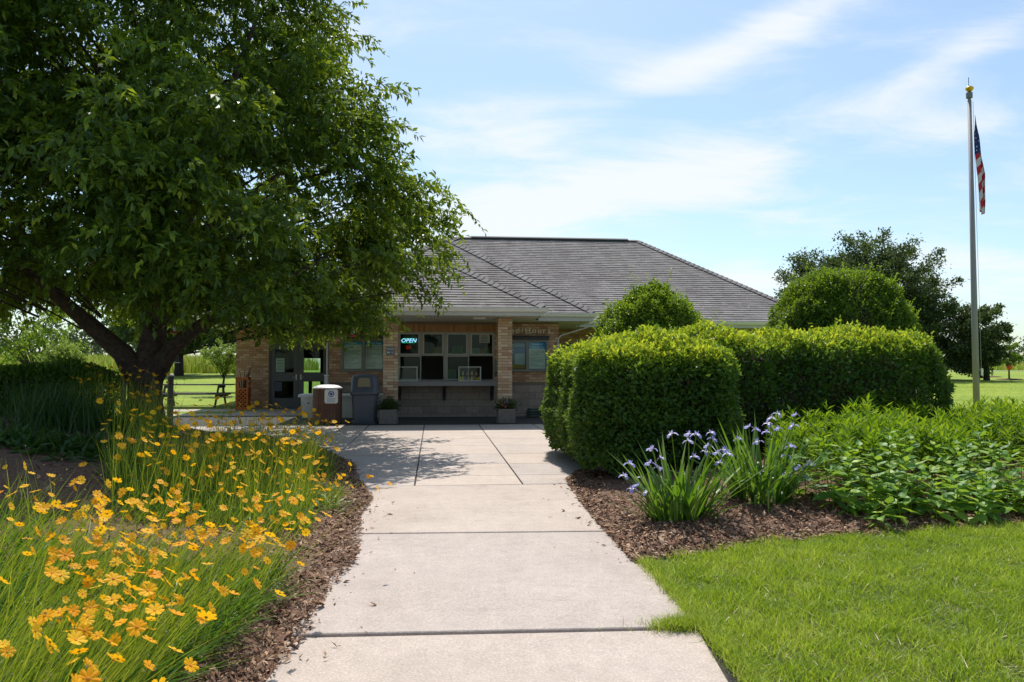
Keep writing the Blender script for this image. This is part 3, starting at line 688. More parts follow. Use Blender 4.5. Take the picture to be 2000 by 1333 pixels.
# counter with brackets
ctz = wz0-.005; cfy = YB-.62
counter = MB().box(X_at(775, 21.3), X_at(972, 21.3), cfy, YB-.003, ctz-.03, ctz, .004).box(X_at(775, 21.3)+.002, X_at(972, 21.3)-.002, cfy+.002, cfy+.03, ctz-.13, ctz-.032).build('counter', M['counter'], house)
for px in (780, 868, 961.5):
    xb = X_at(px, YB-.3); MB().prism([(YB-.003, ctz-.05), (YB-.003, ctz-.55), (YB-.09, ctz-.55), (YB-.12, ctz-.42), (YB-.36, ctz-.14), (YB-.52, ctz-.13), (YB-.52, ctz-.05)], 'x', xb-.045, xb+.045).build('counter_bracket', M['bracket'], house)
# right window of the main block
MB().box(rwx0, rwx1, YM+.03, YM+.1, rwz1-.05, rwz1).box(rwx0, rwx1, YM+.03, YM+.1, rwz0, rwz0+.05).box(rwx0, rwx0+.05, YM+.03, YM+.1, rwz0+.05, rwz1-.05).box(rwx1-.05, rwx1, YM+.03, YM+.1, rwz0+.05, rwz1-.05).build('window', M['winframe'], house)
MB().box(rwx0+.05, rwx1-.05, YM+.06, YM+.066, rwz0+.05, rwz1-.05).build('pane', M['glass'], bpy.data.objects['window'])
# downpipes
MB().tube([(BX1-.03, YB-.06, FL), (BX1-.03, YB-.06, 2.42), (BX1+.05, YB-.06, 2.52), (BX1+.75, YB-.35, 2.74), (BX1+.85, YB-.4, 3.0)], .024, 8).build('downpipe', M['fascia'], house)
MB().tube([(BX0-.04, YB-.045, FL), (BX0-.04, YB-.045, 2.9)], .024, 8).build('downpipe', M['fascia'], house)
# double door
fw_ = .055
dfr = MB().box(dx0, dx1, YM+.02, YM+.12, dz1-fw_, dz1).box(dx0, dx0+fw_, YM+.02, YM+.12, FL+.0, dz1-fw_).box(dx1-fw_, dx1, YM+.02, YM+.12, FL, dz1-fw_).build('door_frame', M['doorpaint'], house)
mid = (X_at(583, YM))
for s, (l0, l1) in ((1, (dx0+fw_+.003, mid-.003)), (-1, (mid+.003, dx1-fw_-.003))):
    p0, p1 = l0+.125, l1-.155 if s == 1 else l1-.125
    if s == -1: p0, p1 = l0+.155, l1-.125
    zu0, zu1, zl0, zl1 = Z_at(728, YM, 580), Z_at(683, YM, 580), Z_at(778, YM, 580), Z_at(745, YM, 580)
    d_ = MB(); y0_, y1_ = YM+.05, YM+.095
    d_.box(l0, p0, y0_, y1_, FL+.012, dz1-fw_-.004).box(p1, l1, y0_, y1_, FL+.012, dz1-fw_-.004)
    d_.box(p0, p1, y0_, y1_, FL+.012, zl0).box(p0, p1, y0_, y1_, zl1, zu0).box(p0, p1, y0_, y1_, zu1, dz1-fw_-.004)
    door = d_.build('door', M['doorpaint'], house)
    for a, b_ in ((zl0, zl1), (zu0, zu1)): MB().box(p0, p1, YM+.07, YM+.076, a, b_).build('pane', M['glass'], door)
    hx = (l1-.07) if s == 1 else (l0+.07)
    MB().box(hx-.022, hx+.022, y0_-.008, y0_-.001, Z_at(742, YM, 580), Z_at(732, YM, 580)).tube([(hx, y0_-.008, Z_at(737, YM, 580)), (hx, y0_-.05, Z_at(737, YM, 580)), (hx-s*.11, y0_-.05, Z_at(737, YM, 580))], .011, 6).build('handle', M['metal'], door)
MB().box(dx0+fw_, dx1-fw_, YM+.0, YM+.13, FL-.02, FL+.01).build('threshold', M['metal'], house)
# ================================================================== THINGS AT THE BUILDING
# ---- notice boards: hooded frames with two glazed sheets
def notice_board(x0, x1, label, sheets):
    zt, zb = Z_at(664, YB), Z_at(726, YB); yf = YB-.10
    t = thing('notice_board', ((x0+x1)/2, YB-.05, zb), label, 'notice board', 'framed notice boards on the brick wall')
    mx = (x0+x1)/2
    f = MB().box(x0, x1, yf, YB-.006, zt-.06, zt).box(x0, x1, yf, YB-.006, zb, zb+.06).box(x0, x0+.06, yf, YB-.006, zb+.06, zt-.06).box(x1-.06, x1, yf, YB-.006, zb+.06, zt-.06).box(mx-.045, mx+.045, yf, YB-.006, zb+.06, zt-.06).build('frame', M['board'], t)
    MB().box(x0+.05, x1-.05, YB-.03, YB-.012, zb+.05, zt-.05).build('backing', M['boardhood'], t)
    MB().prism([(YB-.006, zt+.003), (YB-.006, zt+.115), (yf-.03, zt+.115), (yf-.06, zt+.06), (yf-.06, zt+.003)], 'x', x0-.02, x1+.02).build('hood', M['boardhood'], t)
    for i, kind in enumerate(sheets):
        a, b_ = (x0+.07, mx-.055) if i == 0 else (mx+.055, x1-.07); z0_, z1_ = zb+.075, zt-.075; ys_ = YB-.036
        if kind[0] == 'poster':
            sh = MB().box(a, b_, ys_, ys_+.003, z0_, z1_).build('sheet', plain('poster_ground', (0.10, 0.16, 0.24), 0.7), t)
            w = b_-a; h = z1_-z0_
            MB().box(a, b_, ys_-.002, ys_-.0005, z0_, z0_+.2*h).build('poster_foot', plain('poster_amber', (0.30, 0.19, 0.05), 0.7), sh)
            MB().box(a+.34*w, b_-.03*w, ys_-.004, ys_-.0025, z0_+.16*h, z0_+.58*h).build('flyer', plain('flyer_pale', (0.36, 0.45, 0.50), 0.7), sh)
            MB().box(a+.34*w, b_-.03*w, ys_-.004, ys_-.0025, z0_+.60*h, z0_+.78*h).build('flyer', plain('flyer_blue', (0.10, 0.20, 0.42), 0.7), sh)
            MB().box(a+.34*w, b_-.03*w, ys_-.004, ys_-.0025, z0_+.83*h, z0_+.95*h).build('flyer', plain('flyer_steel', (0.22, 0.32, 0.45), 0.7), sh)
            m = MB()
            for k in range(4): m.box(a+.05*w, a+.27*w, ys_-.004, ys_-.0025, z0_+(.60+.09*k)*h, z0_+(.645+.09*k)*h)
            m.build('photo_strip', plain('photo_strip', (0.45, 0.44, 0.42), 0.7, noise=.8, scale=30), sh)
        else:
            hh = .18 if len(kind) > 2 else .085
            sh = MB().box(a, b_, ys_, ys_+.003, z0_, z1_).build('sheet', M['sheet'], t)
            MB().box(a, b_, ys_-.002, ys_-.0005, z1_-hh*1.0, z1_).build('header', M['blue'], sh)
            if len(kind) > 2:
                put_text(kind[1], .085, (a+b_)/2, ys_-.004, z1_-.08, M['ink_white'], sh, 'lettering', .0005); put_text(kind[2], .085, (a+b_)/2, ys_-.004, z1_-.162, M['ink_white'], sh, 'lettering', .0005)
            else: put_text(kind[1], .085, (a+b_)/2, ys_-.004, z1_-.065, M['ink_white'], sh, 'lettering', .0005)
            m = MB(); z = z1_-hh-.05; r_ = random.Random(len(kind[1])+i)
            while z > z0_+.05:
                x = a+.03
                if r_.random() < .12: z -= .02
                wln = (b_-a-.06)*r_.choice((.35, .55, .62, .8, .95)); e = x+wln
                while x < e:
                    ww = r_.uniform(.02, .06); m.box(x, min(x+ww, e), ys_-.0015, ys_-.0004, z, z+.011); x += ww+.009
                z -= .032
            m.build('print', M['print'], sh)
        MB().box(a-.01, b_+.01, yf+.02, yf+.024, z0_-.012, z1_+.012).build('pane', M['clear'], t)
    return t
notice_board(X_at(667, YB-.1), X_at(752, YB-.1), 'framed notice board with two price lists left of the serving window', [('list', 'Fishing'), ('list', 'Rental Fees')])
notice_board(X_at(990, YB-.1), X_at(1071, YB-.1), 'framed notice board with poster and opening hours right of the serving window', [('poster',), ('list', 'Hours of', 'Operations')])
# ---- raised letters over the right board
lt = thing('sign_lettering', (X_at(1024, YB), YB-.02, Z_at(651, YB)), 'pale raised letters spelling Food/Hours on the brick above the right notice board', 'sign')
xcur = X_at(974, YB); zl = Z_at(651, YB); endx = X_at(1075, YB)
ws = []; S_ = 0.235
for ch in 'Food/Hours':
    me = text_mesh(ch, S_, .012); xsv = [v.co.x for v in me.vertices]; ws.append((ch, me, min(xsv), max(xsv)))
gap = (endx - xcur - sum(b_-a for _, _, a, b_ in ws))/(len(ws)-1)
for ch, me, a, b_ in ws:
    me.materials.clear(); me.materials.append(M['letter'])
    obj_from_mesh(me, 'letter', lt, Matrix.Translation((xcur-a, YB-.022, zl)) @ FACE); xcur += (b_-a)+gap
# ---- wayfinding plate on the left pier
pc = col_x[0]
sp = thing('direction_sign', (pc, 19.99, Z_at(694, 20)), 'small grey plate with white arrow on the left brick pier', 'sign')
zz0, zz1 = Z_at(694, 20, 760), Z_at(677, 20, 760)
pl = MB().box(pc-.11, pc+.11, 19.982, 19.996, zz0, zz1, .003).build('plate', M['steel'], sp)
put_text('RESTROOMS', .034, pc, 19.980, zz1-.062, M['ink_white'], sp, 'lettering', .0005)
MB().box(pc-.10, pc+.10, 19.979, 19.9815, zz1-.085, zz1-.078).build('rule', M['ink_white'], sp)
MB().prism([(pc-.09, zz0+.068), (pc-.05, zz0+.10), (pc-.05, zz0+.077), (pc-.01, zz0+.077), (pc-.01, zz0+.059), (pc-.05, zz0+.059), (pc-.05, zz0+.036)], 'y', 19.979, 19.9815).build('arrow', M['ink_white'], sp)
wc = MB().lathe((0, 0, 0), [(.0001, 0), (.0085, 0), (.0085, .002), (.0001, .002)], 10)
wcm = [(x+pc+.045, 19.9795+z, y+zz0+.098) for x, y, z in wc.v]; w2 = MB(); w2.add(wcm, wc.f); w2.prism([(pc+.033, zz0+.086), (pc+.057, zz0+.086), (pc+.062, zz0+.055), (pc+.075, zz0+.035), (pc+.062, zz0+.035), (pc+.045, zz0+.055), (pc+.030, zz0+.04)], 'y', 19.979, 19.9815).build('pictogram', plain('faded_white', (.45, .47, .5), .7), sp)
# ---- neon OPEN sign hanging in the window
nx0, nx1 = X_at(784, YB+.1), X_at(812, YB+.1); nz0, nz1 = Z_at(671.5, YB+.1), Z_at(661.5, YB+.1); yn = YB+.12
op = thing('open_sign', ((nx0+nx1)/2, yn, nz0), 'lit blue and green OPEN sign inside the upper left pane', 'sign')
sl = .03
MB().prism([(nx0-.0, nz0), (nx1-sl, nz0), (nx1, nz1), (nx0+sl, nz1)], 'y', yn+.02, yn+.035).build('backing', plain('sign_backing', (.01, .02, .03), .5), op)
MB().tube([(nx0+.012, yn, nz0+.012), (nx1-sl-.008, yn, nz0+.012), (nx1-.012, yn, nz1-.012), (nx0+sl+.008, yn, nz1-.012), (nx0+.012, yn, nz0+.012)], .008, 6).build('border_tube', emit_mat('neon_green', (.02, .5, .3), 1.0), op)
put_text('OPEN', .15, (nx0+nx1)/2-.005, yn+.0, nz0+.028, emit_mat('neon_blue', (.35, .55, 1.0), 3.0), op, 'lettering', .006, 'CENTER', .22, 1.12)
# hummingbird-red neon smear below is a second small sign
rs = thing('red_neon_sign', (X_at(797, YB+.2), YB+.2, Z_at(682, YB+.2)), 'small dim red neon sign under the blue OPEN sign', 'sign')
MB().tube([(X_at(793, YB+.2), YB+.2, Z_at(678, YB+.2)), (X_at(801, YB+.2), YB+.2, Z_at(677, YB+.2)), (X_at(801, YB+.2), YB+.2, Z_at(681, YB+.2)), (X_at(793, YB+.2), YB+.2, Z_at(682, YB+.2))], .012, 6).build('tube', emit_mat('neon_red', (.8, .03, .01), .5), rs)
# ---- papers taped in the windows
def paper(px0, px1, py0, py1, Y, label, col=(0.55, 0.56, 0.52), lines=5):
    x0, x1 = X_at(px0, Y), X_at(px1, Y); z1_, z0_ = Z_at(py0, Y), Z_at(py1, Y)
    t = thing('paper_notice', ((x0+x1)/2, Y, z0_), label, 'notice')
    MB().box(x0, x1, Y, Y+.002, z0_, z1_).build('sheet', plain('notice_paper', col, .8), t)
    m = MB(); h = (z1_-z0_)
    for k in range(lines):
        w = (x1-x0)*random.uniform(.45, .8); cx = (x0+x1)/2; z = z1_ - h*(k+1)/(lines+1); m.box(cx-w/2, cx+w/2, Y-.002, Y-.0006, z-.008, z+.008)
    m.build('print', M['print'], t)
yi = YB+.056
paper(936, 956.5, 654, 670.5, YB+.03, 'white printed notice taped in the top right pane', (.40, .40, .36))
paper(921.5, 937, 680.5, 692, yi, 'pale paper at the lower left of the top right pane', (.42, .48, .48), 2)
paper(944.5, 956, 683, 692, yi, 'small white printed card at the lower right of the top right pane', (.42, .42, .38), 3)
paper(883, 904, 677, 692.5, yi, 'green tinted notice at the bottom of the third upper pane', (.16, .32, .17), 5)
paper(875, 891, 722, 741, YB+.085, 'pale green notice low in the third lower pane', (.22, .33, .26), 4)
paper(538.5, 556, 700.5, 727, YM+.064, 'greenish white poster taped in the upper left door pane', (.36, .46, .37), 4)
paper(537.5, 551, 746, 763, YM+.064, 'small blue and grey sticker sheet in the lower left door pane', (.10, .11, .16), 3)
# orange and yellow goods on a shelf behind the glass
sg = thing('snack_shelf', (X_at(905, 23), 23.0, Z_at(690, 23)), 'shelf of bright yellow packets seen through the upper panes', 'shelf')
MB().box(X_at(845, 23), X_at(958, 23), 22.95, 23.25, Z_at(692, 23), Z_at(690.5, 23)).build('shelf_board', M['white'], sg)
for p0, p1, y0_, c in ((848, 864, 678, (.75, .42, .02)), (935, 947, 681, (.70, .40, .10)), (948, 960, 676, (.55, .28, .04)), (921, 934, 681, (.65, .5, .18))):
    MB().box(X_at(p0, 23), X_at(p1, 23), 22.99, 23.12, Z_at(690.3, 23), Z_at(y0_, 23), .01).build('packet', plain('packet_colour', c, .5), sg)
# ---- glass display cases on the counter
def case(px0, px1, py0, label, filled):
    Y0 = YB-.50; Y1 = YB-.2; x0, x1 = X_at(px0, Y0), X_at(px1, Y0); z0_ = ctz+.001; z1_ = Z_at(py0, Y0)
    t = thing('display_case', ((x0+x1)/2, (Y0+Y1)/2, ctz), label, 'display case', 'glass cases on the serving counter')
    r = .011; f = MB()
    for z in (z0_+r, z1_-r):
        f.tube([(x0, Y0, z), (x1, Y0, z), (x1, Y1, z), (x0, Y1, z), (x0, Y0, z)], r, 4)
    for x, y in ((x0, Y0), (x1, Y0), (x0, Y1), (x1, Y1)): f.tube([(x, y, z0_), (x, y, z1_)], r, 4)
    f.build('frame', M['white'], t)
    MB().box(x0+.012, x1-.012, Y0-.002, Y0+.002, z0_+.02, z1_-.02).build('pane', M['clear'], t); MB().box(x0+.01, x1-.01, Y0+.01, Y1-.01, z1_-.013, z1_-.009).build('pane', M['clear'], t)
    MB().box(x1-.002, x1+.002, Y0+.012, Y1-.012, z0_+.02, z1_-.02).build('pane', M['clear'], t)
    MB().box(x0+.015, x1-.015, Y0+.03, Y1-.02, z0_+.16, z0_+.166).build('shelf', M['clear'], t)
    cols_ = [(.65, .5, .03), (.55, .45, .05), (.1, .2, .5), (.6, .12, .08), (.3, .4, .06), (.65, .55, .08), (.45, .15, .3)]
    n_ = 9 if filled else 3
    for k in range(n_):
        x = x0+.05+(x1-x0-.1)*k/(n_-1); h = random.uniform(.08, .15) if filled else random.uniform(.03, .05); c = cols_[k % 7] if filled else (.35, .38, .36)
        MB().prism([(x-.026, z0_+.012), (x+.026, z0_+.012), (x+.02+random.uniform(-.01, .01), z0_+h), (x-.02, z0_+h*.93)], 'y', Y0+.06, Y0+.12).build('sweet_packet' if filled else 'small_tray', plain('packet_colour', c, .45), t)
        if filled and k % 2: MB().prism([(x-.03, z0_+.168), (x+.03, z0_+.168), (x+.025, z0_+.168+h*.8), (x-.02, z0_+.168+h*.75)], 'y', Y0+.14, Y0+.19).build('sweet_packet', plain('packet_colour', cols_[(k+3) % 7], .45), t)
case(777, 814.5, 716.5, 'nearly empty glass display case at the left end of the counter', False)
case(896.5, 939, 716.5, 'glass display case filled with colourful sweets on the counter', True)
# ---- intercom
ix = X_at(970.5, YB-.04)
ic = thing('wall_intercom', (ix, YB, Z_at(735, YB)), 'grey wall phone beside the right brick pier', 'wall phone')
MB().box(ix-.055, ix+.055, YB-.09, YB-.004, Z_at(725, YB), Z_at(704.5, YB), .012).build('body', plain('phone_grey', (.16, .20, .20), .5), ic)
MB().box(ix-.04, ix+.045, YB-.075, YB-.004, Z_at(735, YB), Z_at(725.3, YB), .008).build('cradle', plain('phone_dark', (.03, .03, .035), .5), ic)
# ---- white chest along the wall
def bodybox(mb, x0, x1, y0, y1, z0, z1, flare): 
    V = [(x0+flare, y0+flare, z0), (x1-flare, y0+flare, z0), (x1-flare, y1-flare, z0), (x0+flare, y1-flare, z0), (x0, y0, z1), (x1, y0, z1), (x1, y1, z1), (x0, y1, z1)]
    return mb.add(V, [(3, 2, 1, 0), (4, 5, 6, 7), (0, 1, 5, 4), (1, 2, 6, 5), (2, 3, 7, 6), (3, 0, 4, 7)])
qx0, qx1 = X_at(583, 20.75), X_at(750, 20.75); zg = float(T(20.9))
ch = thing('white_chest', ((qx0+qx1)/2, 21.2, zg), 'long white plastic chest with a flat lid standing below the price lists', 'storage chest')
zc1 = Z_at(776, 20.75, 660)
bodybox(MB(), qx0+.06, qx1-.06, 20.8, 21.6, zg+.07, zc1-.005, .03).build('body', plain('chest_plastic', (.84, .85, .84), .5, noise=.05, scale=3), ch)
MB().box(qx0, qx1, 20.74, 21.66, zc1, Z_at(770.5, 20.75, 660), .02).build('lid', plain('chest_lid', (.86, .88, .88), .45), ch)
MB().box(qx0+.12, qx1-.12, 20.86, 21.55, zg, zg+.069).build('plinth', M['board'], ch)
MB().lathe((0, 0, 0), [(.022, 0), (.022, .01)], 10).build('drain_plug', plain('plug_blue', (.05, .12, .25), .4), ch).matrix_basis = Matrix.Translation((X_at(603, 20.8), 20.815, Z_at(788, 20.8, 603))) @ Matrix.Rotation(PI/2, 4, 'X')
# ---- recycling bin of upright slats
rx, ry_ = X_at(640, 19.75), 19.78; rr = (X_at(669, 19.75)-X_at(612, 19.75))/2; zg = float(T(ry_)); zt_ = Z_at(759, 19.4, 640)
rb = thing('recycling_bin', (rx, ry_, zg), 'round brown slatted recycling bin with white domed lid and notice plate', 'recycling bin')
MB().lathe((rx, ry_, zg), [(rr-.05, 0), (rr-.05, zt_-zg-.01)], 28).build('liner', plain('bin_liner', (.035, .022, .02), .8), rb)
ns = 30
sl_me = MB().box(-.9*PI*rr/ns, .9*PI*rr/ns, -.022, .0, 0, zt_-zg-.035, .004).build('slat', None); slm = sl_me.data; bpy.data.objects.remove(sl_me)
slm.materials.append(varied('slat_wood', [(.13, .065, .045), (.18, .09, .06), (.15, .075, .055)], .7, 'obj', .3, .2, 30))
for k in range(ns):
    a = 2*PI*k/ns; obj_from_mesh(slm, 'slat', rb, Matrix.Translation((rx, ry_, zg+.02)) @ Matrix.Rotation(a, 4, 'Z') @ Matrix.Translation((0, -rr+.022, 0)))
MB().lathe((rx, ry_, zt_-.012), [(rr+.008, 0), (rr+.012, .02), (rr*.94, .035), (rr*.78, .072), (rr*.5, .092), (.02, .1)], 32).build('lid', plain('lid_white', (.76, .74, .74), .5), rb, smooth=True)
pz0, pz1 = Z_at(788.5, 19.35, 647), Z_at(761, 19.35, 647); px0, px1 = X_at(634, 19.35), X_at(660, 19.35); pcx = (px0+px1)/2; yp = ry_-rr-.012
plate = MB().prism([(px0+.03, pz0), (px1-.03, pz0), (px1, pz0+.03), (px1, pz1-.03), (px1-.03, pz1), (px0+.03, pz1), (px0, pz1-.03), (px0, pz0+.03)], 'y', yp-.008, yp).build('notice_plate', plain('plate_white', (.82, .82, .80), .5), rb)
inkb = plain('ink_blue', (.02, .06, .30), .6)
cz = pz1-.115
ringv = MB(); 
for k in range(3):     # three chasing arrows
    a0 = PI/2 + k*2*PI/3 - .15; arc = [a0 - 1.55*j/8 for j in range(9)]
    o_ = [(pcx+.075*math.cos(a), cz+.075*math.sin(a)) for a in arc]; i_ = [(pcx+.052*math.cos(a), cz+.052*math.sin(a)) for a in arc]
    for j in range(8): ringv.prism([o_[j], o_[j+1], i_[j+1], i_[j]], 'y', yp-.0105, yp-.0085)
    a = arc[-1]; ringv.prism([(pcx+.088*math.cos(a), cz+.088*math.sin(a)), (pcx+.064*math.cos(a-.36), cz+.064*math.sin(a-.36)), (pcx+.04*math.cos(a), cz+.04*math.sin(a))], 'y', yp-.0105, yp-.0085)
ringv.prism([(pcx+.034*math.cos(2*PI*j/12), cz+.034*math.sin(2*PI*j/12)) for j in range(12)], 'y', yp-.0105, yp-.0085).build('recycling_symbol', inkb, plate)
put_text('Recycle', .062, pcx, yp-.009, cz-.135, inkb, plate, 'lettering', .0006, 'CENTER', .15)
m = MB(); [m.box(pcx-.1, pcx+.1, yp-.0098, yp-.0085, z, z+.008) for z in (cz-.165, cz-.185, cz-.205)]; m.box(pcx-.1, pcx+.1, yp-.0098, yp-.0085, pz1-.022, pz1-.014); m.build('print', plain('ink_pale_blue', (.28, .33, .45), .7), plate)
# ---- trash can with hooded lid
tx_, ty_ = X_at(713.5, 19.8), 19.85; zg = float(T(ty_)); hw = .30
tr = thing('trash_can', (tx_, ty_, zg), 'dark grey plastic trash can with hooded swing lid beside the left planter', 'trash can')
tg = plain('bin_plastic', (.085, .095, .12), .38, noise=.08, scale=5); zb_ = Z_at(765, 19.6, 713)
def rsq(w, n=6, r=.35):
    pts = []
    for q in range(4):
        for j in range(n+1):
            a = q*PI/2 + j*PI/2/n; c_ = w*(1-r); sxn = (1, -1, -1, 1)[q]; syn = (1, 1, -1, -1)[q]
            pts.append((sxn*c_+w*r*math.cos(a), syn*c_+w*r*math.sin(a)))
    return pts
def loft(mb, c, rings):
    V = []; k = None
    for w, z, dy_ in rings:
        p = rsq(w); k = len(p); V += [(c[0]+x, c[1]+y+dy_, z) for x, y in p]
    Fs = [(i*k+j, i*k+(j+1) % k, (i+1)*k+(j+1) % k, (i+1)*k+j) for i in range(len(rings)-1) for j in range(k)]
    return mb.add(V, Fs + [tuple(range(k-1, -1, -1)), tuple((len(rings)-1)*k+j for j in range(k))])
loft(MB(), (tx_, ty_), [(.345, zg+.003, 0), (.35, zg+.055, 0), (.315, zg+.065, 0), (.29, zg+.09, 0), (.315, zb_-.12, 0), (.315, zb_-.035, 0)]).build('body', tg, tr, smooth=False)
zt2 = Z_at(730.5, 19.6, 713)
loft(MB(), (tx_, ty_), [(.335, zb_-.10, 0), (.355, zb_-.06, 0), (.355, zb_-.005, 0), (.335, zb_+.02, 0), (.325, zt2-.16, .01), (.30, zt2-.06, .02), (.24, zt2-.015, .02), (.10, zt2, .02)]).build('hood', tg, tr, smooth=True)
oz0, oz1 = Z_at(756, 19.55, 713), Z_at(738.5, 19.55, 713); ox = .155; yo = ty_-.333
MB().prism([(tx_-ox-.01, oz0), (tx_+ox+.01, oz0), (tx_+ox-.01, oz1-.03), (tx_+ox-.06, oz1), (tx_-ox+.06, oz1), (tx_-ox+.01, oz1-.03)], 'y', yo-.012, yo+.03).build('flap', plain('flap_brown', (.24, .20, .12), .55), tr)
# ---- planters with plants
leafdark = leafy('planter_leaf', [(.03, .06, .02), (.05, .10, .025), (.08, .13, .03)], (.12, .2, .03), .3)
def planter(cx, label, flowers):
    cy = 19.62; zg = float(T(cy)); w, h = .235, Z_at(800, 19.4, 870)-zg
    t = thing('planter_box', (cx, cy, zg), label, 'planter', 'square planters in front of the brick piers')
    woodm = plain('planter_wood', (.21, .18, .165), .7, noise=.12, scale=12)
    MB().box(cx-w+.02, cx+w-.02, cy-w+.02, cy+w-.02, zg+.02, zg+h-.05).build('core', plain('planter_core', (.05, .042, .04), .9), t)
    for s in range(4):
        R4 = Matrix.Translation((cx, cy, 0)) @ Matrix.Rotation(s*PI/2, 4, 'Z')
        for k in range(7):
            x = -w+.055+k*(2*w-.11)/6; me = MB().box(x-.03, x+.03, -w+.002, -w+.019, zg+.05, zg+h-.045, .003).build('slat', woodm, t); me.matrix_basis = R4
        MB().box(-w-.012, w+.012, -w-.012, -w+.0195, zg+h-.045, zg+h, .004).build('rail', woodm, t).matrix_basis = R4
        MB().box(-w-.010, w+.010, -w-.010, -w+.0195, zg+.01, zg+.05, .004).build('rail', woodm, t).matrix_basis = R4
    MB().box(cx-w+.02, cx+w-.02, cy-w+.02, cy+w-.02, zg+h-.05, zg+h-.03).build('soil', M['mulch'], t)
    n_ = 1500; P = np.array([cx, cy, zg+h+.06]) + rng.normal(0, 1, (n_, 3))*[.11, .11, .07]
    k = P[:, 2] > zg+h-.03; P = P[k]; D = unit(P-np.array([cx, cy, zg+h-.1])+rng.normal(0, .12, P.shape))
    leaves('foliage', P, D, rdir(len(P)), rng.uniform(.04, .075, len(P)), .022, leafdark, t)
    if not flowers:
        P2 = np.array([cx+.02, cy, zg+h+.16]) + rng.normal(0, 1, (350, 3))*[.05, .05, .08]; leaves('foliage', P2, rdir(350)+[0, 0, .8], rdir(350), .05, .02, leafdark, t)
    for k in range(flowers):
        c_ = [(.65, .03, .05), (.55, .35, .75), (.75, .35, .55), (.65, .05, .04), (.5, .3, .7)][k % 5]
        a = random.uniform(-.13, .15); b2 = random.uniform(-.16, -.05); zz = zg+h+random.uniform(.04, .2)
        ml = MB(); 
        for j in range(5):
            th = 2*PI*j/5; ml.add([(0, 0, 0), (.03*math.cos(th-.5), .03*math.sin(th-.5), .008), (.042*math.cos(th), .042*math.sin(th), .004), (.03*math.cos(th+.5), .03*math.sin(th+.5), .008)], [(0, 1, 2), (0, 2, 3)])
        f = ml.build('flower', plain('petunia', c_, .6), t); f.matrix_basis = Matrix.Translation((cx+a, cy+b2, zz)) @ Matrix.Rotation(1.1+random.uniform(-.4, .4), 4, 'X')
planter(X_at(758.5, 19.4), 'grey wooden planter with plain dark foliage by the left pier', 0)
planter(X_at(990, 19.4), 'grey wooden planter with red and purple flowers by the right pier', 11)
# ---- grey post stub by the door
MB_ = thing('grey_stub_post', (X_at(637.5, 21.7), 21.75, float(T(21.7))), 'short square grey post behind the recycling bin', 'post')
MB().box(X_at(634, 21.7), X_at(641, 21.7), 21.7, 21.8, float(T(21.7)), Z_at(734.5, 21.7, 637), .004).build('shaft', M['fascia'], MB_)
MB().box(X_at(633, 21.7), X_at(642, 21.7), 21.685, 21.815, Z_at(734.4, 21.7, 637), Z_at(732.5, 21.7, 637), .004).build('cap', M['gutter'], MB_)
# ---- rusty lattice planter with bare twigs
lx0, lx1 = X_at(464.5, 25.0), X_at(489, 25.0); ly0 = 24.75; lw = lx1-lx0; zg = float(T(24.9)); zt3 = Z_at(737, 24.8, 480); zm3 = Z_at(758, 24.8, 480)
lp = thing('lattice_planter', ((lx0+lx1)/2, ly0+lw/2, zg), 'rust orange lattice stand holding bare twigs beside the doors', 'planter')
om = plain('orange_stain', (.52, .13, .02), .6, noise=.12, scale=10)
for x in (lx0, lx1-.05):
    for y in (ly0, ly0+lw-.05): MB().box(x, x+.05, y, y+.05, zg, zt3, .004).build('post', om, lp)
for z0_, z1_ in ((zg+.02, zg+.07), (zm3-.05, zm3), (zt3-.075, zt3-.005)):
    MB().box(lx0+.05, lx1-.05, ly0+.005, ly0+.04, z0_, z1_).build('rail', om, lp); MB().box(lx1-.045, lx1-.005, ly0+.05, ly0+lw-.05, z0_, z1_).build('rail', om, lp); MB().box(lx0+.005, lx0+.045, ly0+.05, ly0+lw-.05, z0_, z1_).build('rail', om, lp)
def lattice(u0, u1, z0_, z1_, P):
    st = .125
    for s, dep in ((1, 0), (-1, .009)):
        k = -12
        while k < 24:
            c = k*st; pts = []
            # line z = s*(u-u0)+c' clipped to the rectangle
            off = z0_ + c if s == 1 else z0_ + c
            ua, ub = u0, u1; f = (lambda u: off + s*(u-u0))
            cand = []
            for u in (u0, u1):
                if z0_-1e-6 <= f(u) <= z1_+1e-6: cand.append((u, f(u)))
            for z in (z0_, z1_):
                u = u0 + s*(z-off)
                if u0 < u < u1: cand.append((u, z))
            k += 1
            if len(cand) < 2: continue
            a, b_ = cand[0], max(cand, key=lambda q: abs(q[0]-cand[0][0])+abs(q[1]-cand[0][1]))
            if abs(a[0]-b_[0]) < .03: continue
            m = MB(); d = Vector((b_[0]-a[0], b_[1]-a[1])).normalized(); nn = Vector((-d.y, d.x))*.018
            V = [P(q[0]+s2*nn.x, q[1]+s2*nn.y, dd) for q in (a, b_) for s2 in (-1, 1) for dd in (dep, dep+.008)]
            m.add(V, [(0, 1, 3, 2), (4, 6, 7, 5), (0, 4, 5, 1), (2, 3, 7, 6), (0, 2, 6, 4), (1, 5, 7, 3)]).build('lattice_strip', om, lp)
lattice(lx0+.05, lx1-.05, zg+.07, zm3-.05, lambda u, z, d: (u, ly0+.012+d, z))
lattice(ly0+.05, ly0+lw-.05, zg+.07, zm3-.05, lambda u, z, d: (lx1-.012-d, u, z))
MB().box(lx0+.055, lx1-.055, ly0+.06, ly0+lw-.055, zg+.05, zm3-.1).build('liner', plain('dark_liner', (.02, .015, .012), .9), lp)
twm = plain('twig', (.055, .035, .035), .8); tcx, tcy = (lx0+lx1)/2, ly0+lw/2
